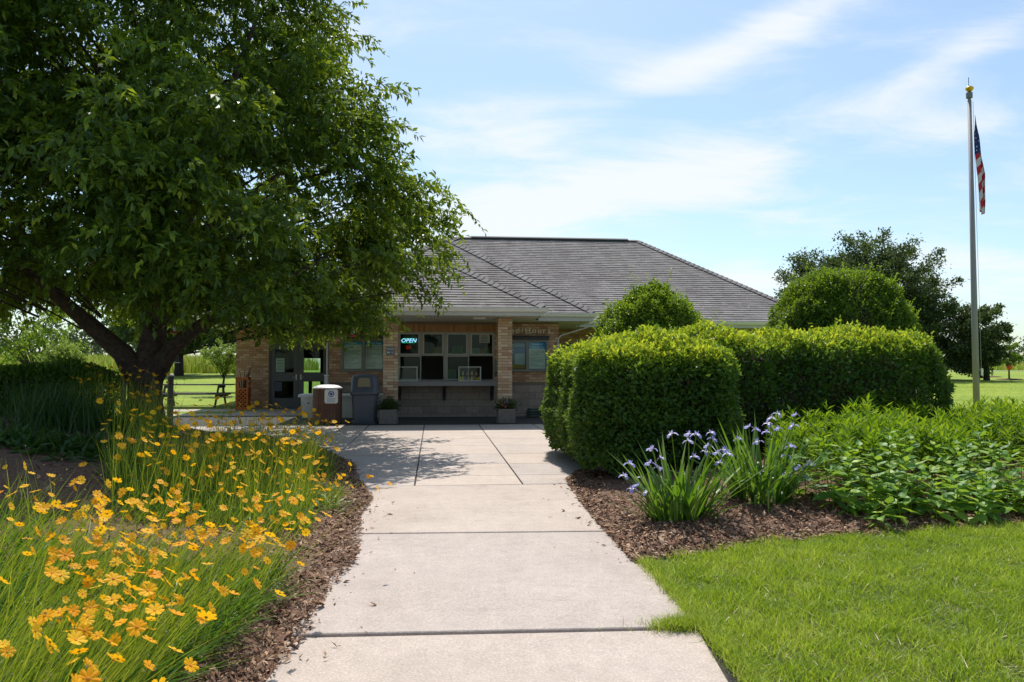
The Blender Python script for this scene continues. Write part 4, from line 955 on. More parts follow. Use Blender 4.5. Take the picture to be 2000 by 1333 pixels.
for dxx, h_ in ((-.28, .55), (-.14, .85), (.0, .5), (.05, .95), (.2, 1.05), (.3, 1.3), (.12, .7), (.33, .45), (.25, .85)):
    MB().tube([(tcx+dxx*.15, tcy, zm3-.2), (tcx+dxx*.5, tcy+.02, zm3+h_*.3), (tcx+dxx*1.0, tcy+random.uniform(-.1, .1), zm3+h_*.62)], [.018, .014, .007], 5).build('twig', twm, lp)
# ---- coiled hose
hx, hy = X_at(1047, 21.4), 21.45; zg = float(T(hy))
hz = thing('garden_hose', (hx, hy, zg), 'coiled dark green garden hose against the wall by the hedge', 'hose')
pts = []
for k in range(150):
    a = k*.28; r_ = .30 - .02*math.sin(k*.31) - (k % 22)*.003; pts.append((hx+r_*math.cos(a), hy+.62*r_*math.sin(a), zg+.02+.0016*k+.01*math.sin(k*.7)))
MB().tube(pts, .014, 5).build('coil', plain('hose_green', (.02, .06, .045), .4), hz)
MB().tube([pts[-1], (hx+.2, hy+.1, zg+.22), (hx+.33, hy+.32, zg+.12), (hx+.42, hy+.36, zg+.3)], .014, 5).build('loose_end', plain('hose_dark', (.018, .03, .03), .4), hz)

# ================================================================== FLAGPOLE
fp = gnd(1908, 818); fpx, fpy, fpz = float(fp[0]), float(fp[1]), float(T(fp[1]))
pole_top = float(atY(1893, 196, fpy)[2])
fpo = thing('flagpole', (fpx, fpy, fpz), 'tall grey tapered flagpole standing in the lawn on the right', 'flagpole')
pm = plain('pole_paint', (.25, .235, .245), .6, noise=.05, scale=2)
MB().tube([(fpx, fpy, fpz-.02), (fpx, fpy, fpz+3), (fpx, fpy, pole_top)], [.085, .08, .05], 14).build('shaft', pm, fpo, smooth=True)
MB().tube([(fpx, fpy, pole_top), (fpx, fpy, pole_top+.06)], .04, 10).tube([(fpx, fpy, pole_top+.06), (fpx, fpy, pole_top+.21)], .085, 12).build('truck', plain('truck_grey', (.16, .17, .19), .5), fpo)
gz_ = pole_top+.23
MB().lathe((fpx+.01, fpy, gz_+.03), [(.02, -.03), (.07, .0), (.105, .055), (.11, .085), (.06, .13), (.015, .15)], 14).build('gilded_finial', plain('gilt', (.75, .42, .05), .3, .7), fpo, smooth=True)
MB().tube([(fpx-.01, fpy, gz_+.12), (fpx-.01, fpy, gz_+.42)], .009, 5).build('spike', plain('spike_dark', (.05, .06, .06), .5), fpo)
MB().tube([(fpx+.07, fpy-.05, pole_top-.05), (fpx+.10, fpy-.09, fpz+1.3)], .005, 4).build('halyard', plain('rope', (.4, .38, .36), .8), fpo)
MB().box(fpx+.07, fpx+.13, fpy-.12, fpy-.08, fpz+1.2, fpz+1.4).build('cleat', M['metal'], fpo)
# flag: hanging limp cloth, a folded sheet; canton at the top, stripes crossing below
ft = float(atY(1897, 228, fpy)[2]); fb = float(atY(1912, 418, fpy)[2])
fl = thing('flag', (fpx+.15, fpy-.02, fb), 'limp United States flag hanging beside the top of the pole', 'flag')
fy_ = fpy-.03
NU, NV = 40, 56
# seen front: outline from the photograph, in metres at the pole; folds in depth
vv = np.linspace(0, 1, NV); 
lft = np.interp(vv, [0, .1, .45, .55, .62, .8, 1], [.062, .068, .08, .085, .11, .15, .19]); rgt = np.interp(vv, [0, .06, .2, .4, .5, .6, .75, .88, .95, 1.0], [.075, .095, .155, .20, .24, .27, .25, .25, .235, .225])
uu = np.linspace(0, 1, NU)
Ug, Vg = np.meshgrid(uu, vv); Xf = fpx + lft[:, None] + (rgt-lft)[:, None]*(0.5-0.5*np.cos(Ug*PI*1.0)) ; depth = .07*np.sin(Ug*9.0+Vg*4)*sstep(.02, .25, Vg) + .04*np.sin(Ug*17+Vg*9)*sstep(.1, .5, Vg)
Yf = fy_ - .09 + depth; Zf = ft - (ft-fb)*Vg + .04*np.sin(Ug*5)*Vg
idx = np.arange(NU*NV).reshape(NV, NU); q = np.stack([idx[:-1, :-1], idx[:-1, 1:], idx[1:, 1:], idx[1:, :-1]], -1).reshape(-1, 4)
fmat, fn, fll = new_mat('flag_cloth'); fb_ = bsdf(fmat); fb_.inputs['Roughness'].default_value = .8
at = fn.new('ShaderNodeAttribute'); at.attribute_name = 'flag_uv'; sx_ = fn.new('ShaderNodeSeparateXYZ'); fll.new(at.outputs['Vector'], sx_.inputs[0])
def fm(op, a, b=None):
    n_ = fn.new('ShaderNodeMath'); n_.operation = op
    for i, v in enumerate((a, b)):
        if v is None: continue
        if isinstance(v, (int, float)): n_.inputs[i].default_value = v
        else: fll.new(v, n_.inputs[i])
    return n_.outputs[0]
stripe = fm('LESS_THAN', fm('FRACT', fm('ADD', fm('MULTIPLY', sx_.outputs[1], 6.2), fm('MULTIPLY', fm('MULTIPLY', sx_.outputs[0], sx_.outputs[1]), 1.6))), .5)
mx1 = fn.new('ShaderNodeMix'); mx1.data_type = 'RGBA'; fll.new(stripe, mx1.inputs['Factor']); mx1.inputs['A'].default_value = (.52, .02, .04, 1); mx1.inputs['B'].default_value = (.66, .64, .66, 1)
canton = fm('LESS_THAN', sx_.outputs[1], .40)
# stars: rows of small dots
vor = fn.new('ShaderNodeTexVoronoi'); vor.inputs['Scale'].default_value = 1.0; vor.inputs['Randomness'].default_value = .25
mpf = fn.new('ShaderNodeMapping'); mpf.inputs['Scale'].default_value = (5, 22, 1); fll.new(at.outputs['Vector'], mpf.inputs[0]); fll.new(mpf.outputs[0], vor.inputs['Vector'])
star = fm('LESS_THAN', vor.outputs['Distance'], .2)
mx2 = fn.new('ShaderNodeMix'); mx2.data_type = 'RGBA'; fll.new(star, mx2.inputs['Factor']); mx2.inputs['A'].default_value = (.016, .03, .15, 1); mx2.inputs['B'].default_value = (.6, .62, .7, 1)
mx3 = fn.new('ShaderNodeMix'); mx3.data_type = 'RGBA'; fll.new(canton, mx3.inputs['Factor']); fll.new(mx1.outputs['Result'], mx3.inputs['A']); fll.new(mx2.outputs['Result'], mx3.inputs['B'])
fll.new(mx3.outputs['Result'], fb_.inputs['Base Color'])
fo = mesh_np('cloth', np.stack([Xf, Yf, Zf], -1), q, fmat, fl, smooth=True)
a_ = fo.data.attributes.new('flag_uv', 'FLOAT_VECTOR', 'POINT'); a_.data.foreach_set('vector', np.stack([Ug, Vg, Vg*0], -1).astype(np.float32).ravel())

# ================================================================== BEHIND THE TREE
# picnic table
dw = plain('weathered_wood', (.10, .085, .075), .8, noise=.25, scale=14)
pty = 26.6; zg = float(T(pty)); ptx1 = X_at(456, pty); ptx0 = ptx1 - 2.5
pt = thing('picnic_table', ((ptx0+ptx1)/2, pty, zg), 'weathered wooden picnic table on the lawn left of the building', 'picnic table')
for k in range(5): MB().box(ptx0, ptx1, pty-.36+k*.148, pty-.36+k*.148+.138, zg+.72, zg+.76, .004).build('top_plank', dw, pt)
for s in (-1, 1):
    for k in range(2): MB().box(ptx0, ptx1+.06, pty+s*.62-.145+k*.15, pty+s*.62-.145+k*.15+.14, zg+.42, zg+.46, .004).build('seat_plank', dw, pt)
for x in (ptx0+.4, ptx1-.4):
    for s in (-1, 1): MB().add([(x-.02, pty+s*.3, zg+.715), (x+.02, pty+s*.3, zg+.715), (x+.02, pty+s*.18, zg+.715), (x-.02, pty+s*.18, zg+.715), (x-.02, pty+s*.74, zg), (x+.02, pty+s*.74, zg), (x+.02, pty+s*.62, zg), (x-.02, pty+s*.62, zg)], [(0, 1, 2, 3), (7, 6, 5, 4), (0, 4, 5, 1), (1, 5, 6, 2), (2, 6, 7, 3), (3, 7, 4, 0)]).build('leg', dw, pt)
    MB().box(x+.021, x+.06, pty-.76, pty+.76, zg+.335, zg+.42).build('crossbar', dw, pt); MB().box(x+.021, x+.06, pty-.35, pty+.35, zg+.63, zg+.719).build('crossbar', dw, pt)
# two capped bollards
for px, lab in ((242, 'dark round bollard with pale cap left of the tree trunk'), (334, 'dark round bollard with pale cap between tree trunk and picnic table')):
    Y = 19.0; x = X_at(px, Y); zg = float(left_bed_z(x, min(Y, 17.5))) if Y < 17.5 else float(T(Y))
    b_ = thing('bollard', (x, Y, zg), lab, 'bollard', 'capped bollards behind the shade tree')
    zt4 = Z_at(731, Y, px)
    MB().tube([(x, Y, zg), (x, Y, zt4-.05)], .068, 14).build('shaft', plain('bollard_dark', (.03, .032, .045), .5), b_, smooth=False)
    MB().lathe((x, Y, zt4-.052), [(.075, 0), (.078, .02), (.06, .045), (.02, .058)], 14).build('cap', plain('bollard_cap', (.35, .34, .36), .45), b_)
# tube feeders on poles
for px, pole_px, y0_, y1_, lab in ((235, 243, 698, 719, 'black tube bird feeder on a thin pole left of the trunk'), (345, 332, 690, 708, 'black tube bird feeder on a thin pole right of the trunk')):
    Y = 22.0; x = X_at(px, Y); xp = X_at(pole_px, Y); zg = float(T(Y)); z1_, z0_ = Z_at(y0_, Y, px), Z_at(y1_, Y, px)
    f = thing('bird_feeder', (xp, Y, zg), lab, 'bird feeder', 'tube bird feeders on poles')
    MB().tube([(xp, Y, zg), (xp, Y, z1_+.25), ((xp+x)/2, Y, z1_+.36), (x, Y, z1_+.28)], .012, 6).build('pole', M['bracket'], f)
    MB().tube([(x, Y, z1_+.28), (x, Y, z1_)], .004, 4).build('hanger', M['metal'], f)
    MB().tube([(x, Y, z0_), (x, Y, z1_)], .06, 10).build('seed_tube', plain('feeder_dark', (.035, .04, .05), .4), f)
    MB().lathe((x, Y, z1_+.001), [(.09, 0), (.07, .03), (.02, .06)], 12).build('roof', M['fascia'], f); MB().lathe((x, Y, z0_-.02), [(.10, 0), (.10, .018)], 12).build('tray', M['fascia'], f)
# nectar feeders hanging from the branches
for fpx_, y0_, y1_, hY, lab in ((339.5, 637, 652, 14.2, 'hanging nectar feeder with clear bottle and red base right of the trunk'), (688.5, 641, 658, 14.0, 'hanging nectar feeder with red base in front of the left notice board')):
    hxx = X_at(fpx_, hY); h0, h1 = Z_at(y1_, hY, fpx_), Z_at(y0_, hY, fpx_)
    hf = thing('nectar_feeder', (hxx, hY, h0), lab, 'bird feeder', 'nectar feeders hanging from the shade tree')
    MB().lathe((hxx, hY, h0), [(.02, 0), (.07, .006), (.075, .02), (.03, .034)], 14).build('base', plain('feeder_red', (.55, .03, .03), .35), hf)
    MB().lathe((hxx, hY, h0+.035), [(.028, 0), (.034, .02), (.034, h1-h0-.07), (.012, h1-h0-.045)], 12).build('bottle', plain('bottle_pale', (.62, .64, .66), .15), hf)
    MB().tube([(hxx, hY, h1-.012), (hxx, hY, h1+.6)], .003, 4).build('hanger', M['bracket'], hf)
# ================================================================== VEGETATION
M['bark'] = plain('tree_bark', (.075, .05, .042), .95, noise=.45, scale=14, bump=1.0)
M['bark2'] = plain('dark_bark', (.045, .035, .03), .95, noise=.3, scale=10, bump=.6)
M['tree'] = leafy('shade_tree_leaf', [(.018, .05, .010), (.035, .085, .013), (.11, .20, .02), (.38, .44, .035)], (.50, .60, .012), .40, .42, .4, tmix=.34)
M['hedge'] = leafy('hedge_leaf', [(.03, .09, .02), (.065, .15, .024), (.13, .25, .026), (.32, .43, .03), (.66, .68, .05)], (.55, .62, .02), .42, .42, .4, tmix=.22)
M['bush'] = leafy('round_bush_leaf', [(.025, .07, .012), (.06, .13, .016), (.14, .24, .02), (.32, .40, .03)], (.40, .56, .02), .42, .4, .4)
M['far'] = leafy('dark_tree_leaf', [(.025, .045, .018), (.045, .075, .025), (.075, .115, .032), (.13, .17, .045)], (.17, .24, .04), .3, .5, .35)
M['pale'] = leafy('pale_tree_leaf', [(.10, .17, .03), (.18, .26, .05), (.27, .34, .08)], (.42, .52, .08), .45, .5, .3)
M['core'] = plain('hedge_inner_twigs', (.05, .038, .022), .95, noise=.6, scale=25)

def lumps(p, f=1.0, seed=0.0):
    return (np.sin(p[:, 0]*2.1*f+seed)+np.sin(p[:, 1]*2.4*f+1.3+seed)+np.sin(p[:, 2]*2.7*f+.4+seed*2)+np.sin((p[:, 0]+p[:, 1])*3.7*f+2)+np.sin((p[:, 2]-p[:, 0])*4.3*f+.9))/5

# ---- big shade tree
def bough_leaves(cen, rad, per, out, size, droop=.5, flat=.6):
    n = len(cen)*per; c = np.repeat(cen, per, 0); r = np.repeat(rad, per)[:, None]; o = np.repeat(out, per, 0)
    g = rng.normal(0, .45, (n, 3)); g[:, 2] *= flat
    along = rng.uniform(-.9, 1.0, (n, 1))
    P = c + g*r*(1.05-.5*np.maximum(along, 0)) + o*along*r*1.1; P[:, 2] -= (np.maximum(along[:, 0], 0)**2)*r[:, 0]*droop*.6
    D = o*.5 + rng.normal(0, .55, (n, 3)) + np.array([0, 0, -droop])
    Nn = rng.normal(0, .5, (n, 3)) + o*.3 + np.array([0, 0, .9])
    L = size*rng.uniform(.7, 1.25, n)
    return P, D, Nn, L
TX, TY = X_at(283, 14.5), 14.5; tz = float(left_bed_z(TX, TY))
st_ = thing('shade_tree', (TX, TY, tz), 'large dense green shade tree overhanging the yellow flowers on the left', 'tree')
def P3(px, py, Y): return Vector(atY(px, py, Y))
B0 = Vector((TX, TY, tz))
fork = P3(284, 722, TY)
trunk = MB().tube([B0+Vector((0, 0, -.1)), B0+Vector((0, 0, .12)), B0+Vector((0.01, 0, .45)), fork+Vector((0, 0, -.25)), fork+Vector((0, 0, .1))], [.46, .36, .285, .30, .30], 16)
limbs = [([fork+Vector((-.05, 0, -.25)), P3(240, 690, 14.4), P3(188, 645, 14.2), P3(90, 560, 13.8), P3(-60, 430, 13.5)], [.24, .18, .15, .10, .05]),
         ([fork+Vector((.08, 0, -.2)), P3(335, 683, 14.4), P3(380, 642, 14.2), P3(480, 590, 14), P3(640, 500, 14)], [.22, .15, .12, .09, .04]),
         ([fork+Vector((.02, 0, -.1)), P3(300, 660, 14.6), P3(312, 560, 14.7), P3(300, 380, 14.8), P3(310, 120, 14.8), P3(330, -200, 14.8)], [.26, .22, .19, .15, .1, .03]),
         ([P3(306, 600, 14.7), P3(370, 420, 14.2), P3(440, 200, 13.8), P3(500, 40, 13.6)], [.14, .1, .07, .03]),
         ([P3(306, 500, 14.7), P3(220, 330, 15.5), P3(120, 160, 16)], [.12, .09, .04]),
         ([P3(308, 560, 14.7), P3(420, 430, 16.5), P3(560, 330, 17.6)], [.12, .09, .04]),
         ([P3(302, 640, 14.6), P3(270, 560, 12.8), P3(240, 480, 11.2)], [.13, .1, .04]),
         ([P3(304, 600, 14.6), P3(390, 540, 12.6), P3(450, 470, 11.2)], [.12, .09, .04]),
         ([P3(480, 590, 14), P3(620, 545, 14.2), P3(780, 480, 14.3)], [.07, .05, .02])]
trunk.build('trunk', M['bark'], st_, smooth=True)
for pts, rad in limbs: MB().tube(pts, rad, 9).build('limb', M['bark'], st_, smooth=True)
zk = np.array([1.9, 2.3, 3.0, 3.9, 5.0, 5.6, 6.6, 7.7, 8.6, 10.5, 12.5, 13.8]); rk = np.array([4.4, 4.8, 4.9, 4.8, 4.75, 4.6, 3.95, 3.35, 3.1, 2.5, 1.5, .3])
nb = 1980
zz = rng.choice(np.linspace(2.1, 13.4, 600), nb, p=(lambda w: w/w.sum())(np.interp(np.linspace(2.1, 13.4, 600), zk, rk)**1.3))
nm = 330; zz = zz[:nm]; an = rng.random(nm)*2*PI; u = rng.random(nm)**.34
Rz = np.interp(zz, zk, rk)*(1 + .09*np.sin(3*an+zz*1.3) + .07*np.sin(7*an-zz*2.2) + .05*np.sin(11*an+zz*3.7))
maj = np.stack([Rz*u*np.cos(an), Rz*u*np.sin(an), zz], 1); maj = np.repeat(maj, nb//nm, 0)
maj = maj + rng.normal(0, 1, maj.shape)*[.38, .38, .26]       # boughs gather on main branches, with hollows between
an = np.arctan2(maj[:, 1], maj[:, 0]); rr_ = np.hypot(maj[:, 0], maj[:, 1]); zz = maj[:, 2]; nb = len(zz)
side = np.cos(an)          # the skirt hangs lowest towards the house, higher over the trunk and the left side
ok = zz > np.where(side > .25, 2.35 + .2*(rr_ < 2), 2.75 + .35*(rr_ < 2.4) + .25*(np.sin(an) < -.3))
zz, an, rr_ = zz[ok], an[ok], rr_[ok]; nb = len(zz)
cen = np.stack([TX+rr_*np.cos(an), TY+rr_*np.sin(an), zz], 1)
outv = unit(np.stack([np.cos(an), np.sin(an), np.full(nb, .10)], 1))
def sprays(cen, out, ntw, nlf, spread, tlen, size, droop):
    """leaves set along short drooping twigs that fan out from each bough end"""
    m = len(cen)*ntw; c = np.repeat(cen, ntw, 0) + rng.normal(0, 1, (m, 3))*[spread, spread, spread*.6]; o = np.repeat(out, ntw, 0)
    td = unit(o*.75 + rng.normal(0, .6, (m, 3))*[1, 1, .55]); tl = tlen*rng.uniform(.55, 1.25, m)
    n = m*nlf; t_ = np.tile((np.arange(nlf)+.5)/nlf, m); C = np.repeat(c, nlf, 0); TD = np.repeat(td, nlf, 0); TL = np.repeat(tl, nlf)
    P = C + TD*(TL*t_)[:, None]; P[:, 2] -= TL*droop*t_**2
    D = TD*.55 + rng.normal(0, .5, (n, 3)) + np.array([0, 0, -.55])
    Nn = rng.normal(0, .45, (n, 3)) + TD*.2 + np.array([0, 0, .9])
    r = np.clip(np.repeat(rng.random(m), nlf)*.5 + .35*rng.random(n) + .15*t_, 0, 1)
    return P, D, Nn, size*rng.uniform(.65, 1.2, n), r
Pt, Dt, Nt, Lt, rr2 = sprays(cen, outv, 13, 14, .22, .50, .130, .45)
k = Pt[:, 2] > 2.0 + .16*sstep(-3, -1.2, Pt[:, 0]) + .10*np.sin(Pt[:, 0]*4)*np.sin(Pt[:, 1]*3); Pt, Dt, Nt, Lt, rr2 = Pt[k], Dt[k], Nt[k], Lt[k], rr2[k]
leaves('crown', Pt, Dt, Nt, Lt, Lt*.44, M['tree'], st_, .2, rr2)
# thin twigs through the crown
tw = MB()
for i in range(0, nb, 6):
    c = Vector(cen[i]); ax = Vector((TX, TY, max(1.8, cen[i][2]-1.2))); s_ = ax.lerp(c, .45); tw.tube([s_, s_.lerp(c, .55)+Vector((0, 0, .12)), c+Vector(outv[i])*.4], [.022, .014, .005], 4, False)
tw.build('twigs', M['bark2'], st_)['kind'] = 'stuff'

# ---- clipped hedges
def hedge(name, label, box, r, n, leaf, mat, cat='hedge', group=None, amp=.20, seed=0., topc=1.0, sunlit_new_top=.55, dens=None, shoots=0):
    x0, x1, y0, y1, z0, z1 = box; c = np.array([(x0+x1)/2, (y0+y1)/2, (z0+z1)/2]); hs = np.array([(x1-x0)/2, (y1-y0)/2, (z1-z0)/2])
    t = thing(name, (c[0], c[1], z0), label, cat, group)
    A = np.array([hs[1]*hs[2], hs[1]*hs[2]*.8, hs[0]*hs[2], hs[0]*hs[2]*.35, hs[0]*hs[1]*.9]); f = rng.choice(5, n, p=A/A.sum())
    p = rng.uniform(-1, 1, (n, 3))*hs
    for i, (ax, s) in enumerate(((0, -1), (0, 1), (1, -1), (1, 1), (2, 1))): p[f == i, ax] = s*hs[ax]
    rad = np.minimum(r, hs*.98); inn = np.clip(p, -(hs-rad), hs-rad); inn[:, 2] = np.maximum(inn[:, 2], np.minimum(p[:, 2], hs[2]-rad[2] if np.ndim(rad) else 0))
    d = (p-inn)/rad; d = unit(d); q = inn + d*rad
    nrm = unit(d/rad); dep = np.abs(rng.normal(0, .13, n)); q = q + c
    low = sstep(.35, 0, (q[:, 2]-z0)); q = q - nrm*(low*.10)[:, None]*[1, 1, 0]
    q = q + nrm*(amp*lumps(q, 1.3, seed)+.07*lumps(q, 4.2, seed+1)+.05*lumps(q, 9.0, seed+2)-dep*.9+.03)[:, None]
    k = (q[:, 2] > z0+.02) & ~((lumps(q, 2.4, seed+5) > .28) & (rng.random(n) < .62) & (q[:, 2] < z1-.4)); q, nrm, dep = q[k], nrm[k], dep[k]
    D = nrm*.7 + rng.normal(0, .6, q.shape) + np.array([0, 0, .25]); Nn = nrm*.9 + rng.normal(0, .55, q.shape) + np.array([0, 0, .5])
    top = sstep(sunlit_new_top, 0, z1-q[:, 2])*sstep(-.35, .35, nrm[:, 2])  # upper leaves paler: new growth, plus sunlight on the top put into their colour
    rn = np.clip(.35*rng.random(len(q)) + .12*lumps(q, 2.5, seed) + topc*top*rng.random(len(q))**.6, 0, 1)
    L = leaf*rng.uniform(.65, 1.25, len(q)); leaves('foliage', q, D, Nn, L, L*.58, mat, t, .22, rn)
    if shoots:      # stray new shoots standing above the clipped top
        m = rng.choice(np.flatnonzero(top > .3) if (top > .3).sum() > shoots else np.arange(len(q)), shoots)
        P2 = []; D2 = []
        for j in m:
            h = rng.uniform(.06, .20); a = rng.normal(0, .35, 2)
            for e in range(7): tt_ = (e+1)/7; P2.append(q[j]+np.array([a[0]*h*tt_, a[1]*h*tt_, h*tt_])); D2.append(rng.normal(0, 1, 3)*[1, 1, .4]+[0, 0, .5])
        P2 = np.array(P2); leaves('new_shoots', P2, np.array(D2), rdir(len(P2))+[0, 0, .5], leaf*.9, leaf*.48, mat, t, .2, rng.uniform(.6, 1, len(P2)))
    # woody inside
    g = []; nu, nv = 20, 12
    core = MB(); ins = .15; V = []
    for j in range(nv+1):
        ph = (j/nv)*PI/2
        for i in range(nu):
            th = 2*PI*i/nu; e = .45
            cxn, sxn = math.copysign(abs(math.cos(th))**e, math.cos(th)), math.copysign(abs(math.sin(th))**e, math.sin(th)); cp, sp_ = abs(math.cos(ph))**e, math.sin(ph)**e
            i2 = ins + .22*max(0, 1-3*sp_); V.append((c[0]+(hs[0]-i2)*cxn*cp, c[1]+(hs[1]-i2)*sxn*cp, z0+(2*hs[2]-ins)*sp_))
    core.add(V, [(j*nu+i, j*nu+(i+1) % nu, (j+1)*nu+(i+1) % nu, (j+1)*nu+i) for j in range(nv) for i in range(nu)]).build('inner_branches', M['core'], t)
    return t
def rb_z(x, y): return float(right_bed_z(np.float64(x), np.float64(y)))
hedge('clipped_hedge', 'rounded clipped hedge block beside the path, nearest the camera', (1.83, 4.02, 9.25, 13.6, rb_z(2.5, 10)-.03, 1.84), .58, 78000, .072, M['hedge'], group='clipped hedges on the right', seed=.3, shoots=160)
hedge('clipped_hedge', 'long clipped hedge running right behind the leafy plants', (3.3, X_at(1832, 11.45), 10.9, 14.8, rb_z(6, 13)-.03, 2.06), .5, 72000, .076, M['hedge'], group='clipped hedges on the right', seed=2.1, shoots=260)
def bush(name, label, cx, cy, rx, ry, ztop, zbase, n, leaf, mat, seed, e=1.0, wild=.0, cat='bush', topc=.55):
    t = thing(name, (cx, cy, zbase), label, cat)
    d = rdir(n); d[:, 2] = np.abs(d[:, 2])*1.0; d[:, 1] = np.where((d[:, 1] > .3) & (rng.random(n) < .6), -d[:, 1], d[:, 1])
    de = np.sign(d)*np.abs(d)**e; de = de/np.max([np.abs(de).max()*0+1, 1])
    hz = ztop-zbase; q = np.stack([cx+rx*de[:, 0], cy+ry*de[:, 1], zbase+hz*de[:, 2]], 1); nrm = unit(d/np.array([rx, ry, hz]))
    q = q + nrm*(.10*lumps(q, 1.6, seed) + .08*lumps(q, 4.5, seed+1) - np.abs(rng.normal(0, .12, n)) + .03 + wild*np.maximum(0, lumps(q, 4.5, seed))*rng.random(n))[:, None]
    D = nrm*.5 + rng.normal(0, .6, q.shape); Nn = nrm*.8 + rng.normal(0, .6, q.shape) + np.array([0, 0, .5])
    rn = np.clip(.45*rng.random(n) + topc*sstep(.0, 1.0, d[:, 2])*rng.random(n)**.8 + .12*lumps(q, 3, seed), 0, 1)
    L = leaf*rng.uniform(.65, 1.3, n); leaves('foliage', q, D, Nn, L, L*.55, mat, t, .22, rn)
    V = []; nu, nv = 18, 9
    for j in range(nv+1):
        ph = j/nv*PI/2
        for i in range(nu): th = 2*PI*i/nu; V.append((cx+(rx-.2)*math.cos(th)*math.cos(ph)**e, cy+(ry-.2)*math.sin(th)*math.cos(ph)**e, zbase+(hz-.2)*math.sin(ph)**e))
    MB().add(V, [(j*nu+i, j*nu+(i+1) % nu, (j+1)*nu+(i+1) % nu, (j+1)*nu+i) for j in range(nv) for i in range(nu)]).build('inner_branches', M['core'], t)
    MB().tube([(cx, cy, zbase-.1), (cx, cy, zbase+.5)], [.08, .06], 6).build('stem', M['bark2'], t)
    if wild > 0:
        m = rng.choice(np.flatnonzero(d[:, 2] > .25), 150); P2 = []; D2 = []
        for j in m:
            h = rng.uniform(.08, .32)
            for s2 in range(8): tt_ = (s2+1)/8; P2.append(q[j]+nrm[j]*h*tt_*.6+np.array([0, 0, h*tt_*.7])); D2.append(rng.normal(0, 1, 3)+nrm[j])
        leaves('new_shoots', np.array(P2), np.array(D2), rdir(len(P2))+[0, 0, .6], leaf*.9, leaf*.48, mat, t, .2, rng.uniform(.65, 1, len(P2)))
    return t
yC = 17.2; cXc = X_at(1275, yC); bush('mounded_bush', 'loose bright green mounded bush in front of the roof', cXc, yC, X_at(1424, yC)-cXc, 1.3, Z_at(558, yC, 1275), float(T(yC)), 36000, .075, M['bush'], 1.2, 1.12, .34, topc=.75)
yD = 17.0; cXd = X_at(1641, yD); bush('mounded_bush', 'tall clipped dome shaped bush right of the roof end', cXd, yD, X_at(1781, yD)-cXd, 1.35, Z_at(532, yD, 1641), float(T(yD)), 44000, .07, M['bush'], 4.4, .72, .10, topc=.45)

# ---- background trees
def far_tree(name, label, base, blobs, n, leaf, mat, trunk_r, forkz, group=None, cat='tree', nb_=None):
    t = thing(name, base, label, cat, group); bx, by, bz = base
    tm = MB().tube([(bx, by, bz-.2), (bx, by, bz+forkz*.6), (bx+.05, by, bz+forkz)], [trunk_r*1.25, trunk_r, trunk_r*.85], 9)
    tm.build('trunk', M['bark2'], t, smooth=True)
    Ps, Os = [], []; W = np.array([b[3]*b[4]*b[5] for b in blobs])**(2/3); W = W/W.sum(); br = MB()
    for b, w in zip(blobs, W):
        k = max(4, int((nb_ or 120)*w)); d = rdir(k); rr = rng.random(k)[:, None]**.4
        c = np.array(b[:3]) + d*rr*np.array(b[3:6]); Ps.append(c); Os.append(unit(d+[0, 0, .15]))
        for j in range(0, k, 3): br.tube([(bx, by, bz+forkz*.8), tuple(np.array([bx, by, bz+forkz])*.5+c[j]*.5), tuple(c[j])], [trunk_r*.4, trunk_r*.2, .015], 4, False)
    br.build('branches', M['bark2'], t)['kind'] = 'stuff'
    cen_ = np.concatenate(Ps); o_ = np.concatenate(Os); per = max(6, n//len(cen_)); sc = np.mean([b[3] for b in blobs])
    P, D, Nn, L = bough_leaves(cen_, rng.uniform(.14, .26, len(cen_))*sc, per, o_, leaf, .15, .7)
    leaves('crown', P, D, Nn, L, L*.55, mat, t, .2)
    return t
Y = 52.0; gzv = float(T(Y)); x = X_at(1700, Y)
m_ = lambda px0: X_at(px0, Y)
far_tree('dark_tree', 'wide dark tree rising behind the dome bush', (x, Y, gzv), [(x, Y, Z_at(540, Y), 5.3, 4.5, 2.9), (m_(1600), Y, Z_at(545, Y), 2.7, 3, 1.8), (m_(1790), Y, Z_at(570, Y), 2.2, 3, 2.4), (m_(1720), Y, Z_at(490, Y), 3.4, 3, 1.6), (m_(1760), Y, Z_at(650, Y), 3.6, 3, 2.0)], 44000, .22, M['far'], .35, 2.5, 'dark trees behind the hedge', nb_=260)
x2 = m_(1868)
far_tree('dark_tree', 'lower dark tree spreading behind the flagpole', (x2, Y-3, float(T(Y-3))), [(X_at(1868, Y-3), Y-3, Z_at(650, Y-3), 2.7, 2.5, 2.4), (X_at(1918, Y-3), Y-3, Z_at(630, Y-3), 1.6, 1.6, 1.4), (X_at(1850, Y-3), Y-3, Z_at(690, Y-3), 3.4, 2.5, 1.0), (X_at(1862, Y-3), Y-3, Z_at(708, Y-3), 2.6, 2.2, .7), (X_at(1800, Y-3), Y-3, Z_at(670, Y-3), 2.4, 2, 1.6), (X_at(1895, Y-3), Y-3, Z_at(690, Y-3), 1.5, 2, .8)], 42000, .2, M['far'], .18, 1.0, 'dark trees behind the hedge', nb_=150)
Y = 50.0; x = X_at(1970, Y)
sap = far_tree('sapling', 'small staked young tree on the far right lawn', (x, Y, float(T(Y))), [(x, Y, Z_at(690, Y), .95, .9, .75), (x-.2, Y, Z_at(675, Y), .6, .6, .6), (x+.8, Y, Z_at(700, Y), .6, .6, .35)], 2600, .13, M['bush'], .05, 1.0, nb_=46)
MB().lathe((x, Y, float(T(Y))+.01), [(.9, 0), (.7, .05), (.05, .09)], 16).build('mulch_ring', M['mulch'], sap)
ot = thing('orange_marker', (x-.06, Y-.12, Z_at(722, Y)), 'bright orange marker disc on the sapling trunk', 'marker')
